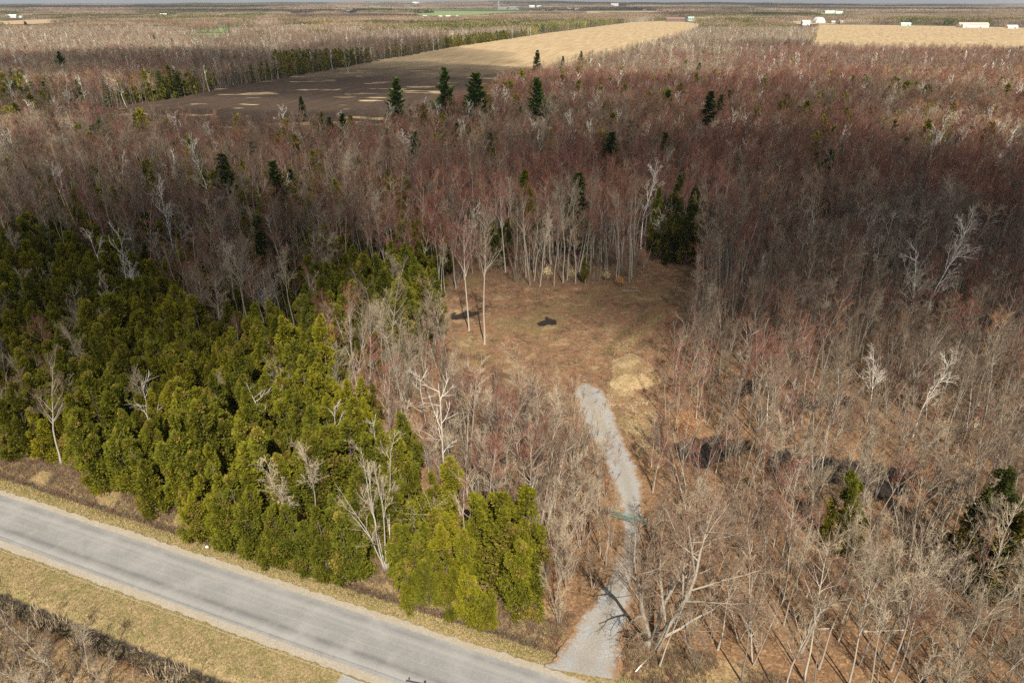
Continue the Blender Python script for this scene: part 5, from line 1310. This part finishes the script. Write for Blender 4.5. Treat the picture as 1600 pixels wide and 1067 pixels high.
# brown brush in the ditch under the cedars
x, y, d = along(17000, 2.3, 7.5, -8, 120); k = wob(x, y, 2.5, 6) > -.35; x, y = x[k], y[k]
tufts("ditch_brush", x, y, rng.uniform(.4, 1.2, len(x)), 6, .016, [M['brush'], M['twig_red'], M['brush']], "thin brown brush in the ditch along the cedar row", .45)
# reeds with pale heads
x, y, d = along(2600, -RW - 7.2, -RW - 4.6, -8, 120); k = wob(x, y, 2.2, 8) > .15; x, y = x[k], y[k]
tufts("dry_reeds", x, y, rng.uniform(1.0, 1.8, len(x)), 4, .03, [M['reed'], M['reed'], M['bark_dark']], "dry pale reeds standing in the ditch", .28)
# clearing grass
x, y = jgrid(-25, 45, 70, 180, .42); k = (pdist(clearing_pg, x, y) < -.3) & (poolmask(x, y) < .3) & (pdist(drive_pg, x, y) > .3) & (wob(x, y, .8, 3) + wob(x, y, 2.7, 8) * .8 > rng.normal(.1, .35, len(x))); x, y = x[k], y[k]
tufts("clearing_grass", x, y, rng.uniform(.12, .4, len(x)), 4, .03, [M['twig_red'], M['brush'], M['twig_orange'], M['brush'], M['drygrass'], M['greengrass']], "short brown and straw coloured grass covering the clearing", .6, zone=wob(x, y, 3.2, 4) * .6 + wob(x * .5, y, 1.2, 1) * .35)
# undergrowth of thin saplings
VS = [merged(p, "undergrowth_sapling") for h, p in SAP] + [recol(p, M['bark'], M['brush'])[1] for h, p in SAP]
HS = [h for h, p in SAP] * 2
x, y = jgrid(-150, 150, 42, 190, 1.9); k = infr(x, y) & ok_ground(x, y, 5.0) & (rd(x, y) > 0) & (rng.random(len(x)) < .75); x, y = x[k], y[k]
k = (~inside(cedar_pg, x, y) | (rng.random(len(x)) < .15)) & (poolmask(x, y) < .1) & (rng.random(len(x)) < np.where(y < 72, .6, .9)); x, y = x[k], y[k]
scat("undergrowth", x, y, rng.integers(0, 6, len(x)), rng.uniform(1.2, 5.0, len(x)) * sstep(3, 8, rd(x, y)) + .6, HS, VS, "thin saplings and brush under the bare trees", "undergrowth_sapling", tilt=.12)
x, y = jgrid(-110, 60, 36, 110, 1.6); k = (rd(x, y) < -RW - 9) & (P(x, y)[0] < 380) & infr(x, y) & (rng.random(len(x)) < .6); x, y = x[k], y[k]
scat("roadside_scrub", x, y, rng.integers(0, 6, len(x)), rng.uniform(1.0, 3.4, len(x)), HS, VS, "grey brown scrub beyond the reedy ditch", "scrub_sapling", tilt=.15)

# thin young trees between the bigger ones
x, y = jgrid(-60, 150, 40, 150, 2.6); pxq, pyq = P(x, y)
k = infr(x, y) & ok_ground(x, y, 9.0) & (pxq > 640) & (pyq > 470) & ~inside(cedar_pg, x, y) & (poolmask(x, y) < .1) & (rng.random(len(x)) < .7); x, y = x[k], y[k]
hy = rng.uniform(4.5, 9.5, len(x)) * np.where(np.minimum(pdist(clearing_pg, x, y), pdist(drive_pg, x, y)) < 6, .6, 1)
scat("young_woods", x, y, rng.integers(0, 6, len(x)), hy, HS, VS, "thicket of thin young bare trees under the taller woods", "young_tree", sxy=rng.uniform(.7, 1.0, len(x)), tilt=.06)

# ------------------------------------------------------------------ haze: one box of thin even air round the whole scene
def haze_box():
    hm = bpy.data.materials.new("haze"); hm.use_nodes = True; nt = hm.node_tree; nt.nodes.clear()
    o = nd(nt, "ShaderNodeOutputMaterial"); v = nd(nt, "ShaderNodeVolumePrincipled")
    v.inputs["Color"].default_value = (.80, .88, 1.0, 1); v.inputs["Density"].default_value = HAZE; v.inputs["Density Attribute"].default_value = ""
    v.inputs["Anisotropy"].default_value = .2
    nt.links.new(v.outputs[0], o.inputs["Volume"])
    m = MB(); m.box((0, 20000, (ZLO + ZHI) / 2), (90000, 50000, ZHI - ZLO)); me = m.mesh("haze", [hm])
    return tag(obj("haze", me), "thin bluish haze over the far country", kind='stuff')
HAZE, ZLO, ZHI = 3.8e-5, -80.0, 260.0
haze_box()
# bare brush clumps in the corner across the road
for i, (px, pb, pt, v, lab) in enumerate([(40, 1066, 945, 4, "broom shaped grey bush at the corner across the road"), (66, 1085, 1000, 3, "low grey bush between two taller ones across the road"), (104, 1085, 942, 2, "thin reddish stemmed young tree with a high fork across the road"), (142, 1068, 975, 1, "pale slender young tree nearest the reeds across the road"), (2, 1060, 905, 4, "grey bush cut by the picture's edge across the road"), (165, 1075, 1010, 4, "brown bush beside the pale slender young tree"), (20, 1100, 1010, 3, "low brush in the very corner across the road"), (-25, 1010, 900, 4, "grey bush just beyond the scrub corner")]):
    x, y = G(px, pb); put("bare_bush", BARE['grey' if i % 2 == 0 else 'tan'][v], x, y, hb(px, pb, pt), lab, "bush", "bare bushes across the road", sx=1.1)
# faint green tracks left in the clearing
for off in (0, 26):
    a, b_ = G(938 + off, 552), G(1008 + off, 492); n = 900; t = rng.random(n); q = a * (1 - t[:, None]) + b_ * t[:, None] + rng.normal(0, .6, (n, 2)) + (np.sin(t * 9) * .5)[:, None]
    tufts("track_grass", q[:, 0], q[:, 1], rng.uniform(.15, .35, n), 4, .035, [M['greengrass'], M['drygrass'], M['brush']], "faint green wheel track through the clearing grass", .6)
# hedgerow bushes in the straw coloured field
n = 130; px = rng.uniform(1285, 1600, n); py = 58 - rng.random(n) * 3 + np.where(rng.random(n) < .5, -5 + (px - 1450) * .012, 3); q = G(px, py)
scat("field_hedgerow", q[:, 0], q[:, 1], rng.integers(0, 4, n), rng.uniform(4, 10, n), H2, V2, "thin line of bare bushes across the straw coloured field", "hedge_bush")
# red brushy thicket creeping into the clearing
x, y = jgrid(-20, 50, 70, 185, .8); dcl_ = pdist(clearing_pg, x, y); k = (dcl_ < 1.5) & (dcl_ > -5.5) & (pdist(drive_pg, x, y) > 1) & (wob(x, y, 3.1, 5) + .3 * (P(x, y)[0] > 1020) > .12) & (poolmask(x, y) < .2); x, y = x[k], y[k]
tufts("clearing_brush", x, y, rng.uniform(.5, 1.7, len(x)), 9, .018, [M['twig_red'], M['brush'], M['twig_red'], M['twig']], "low reddish brush around the rim of the clearing", .5)

# ------------------------------------------------------------------ labels: look-alikes are told apart by their order away from the road
ONES = "first second third fourth fifth sixth seventh eighth ninth tenth eleventh twelfth thirteenth fourteenth fifteenth sixteenth seventeenth eighteenth nineteenth".split()
TENS = {2: ("twentieth", "twenty"), 3: ("thirtieth", "thirty"), 4: ("fortieth", "forty"), 5: ("fiftieth", "fifty"), 6: ("sixtieth", "sixty")}
def ordinal(n):
    if n < 20: return ONES[n - 1]
    t, o_ = divmod(n, 10)
    return TENS[t][0] if o_ == 0 else TENS[t][1] + "-" + ONES[o_ - 1]
by = {}
for o in sc.objects:
    if o.parent is None and o.get('category') and o.get('label'): by.setdefault(o['label'], []).append(o)
for lab, os_ in by.items():
    if len(os_) < 2: continue
    os_.sort(key=lambda o: rd(o.location.x, o.location.y))
    for n, o in enumerate(os_): o['label'] = f"{lab}, {ordinal(n + 1)} from the road"
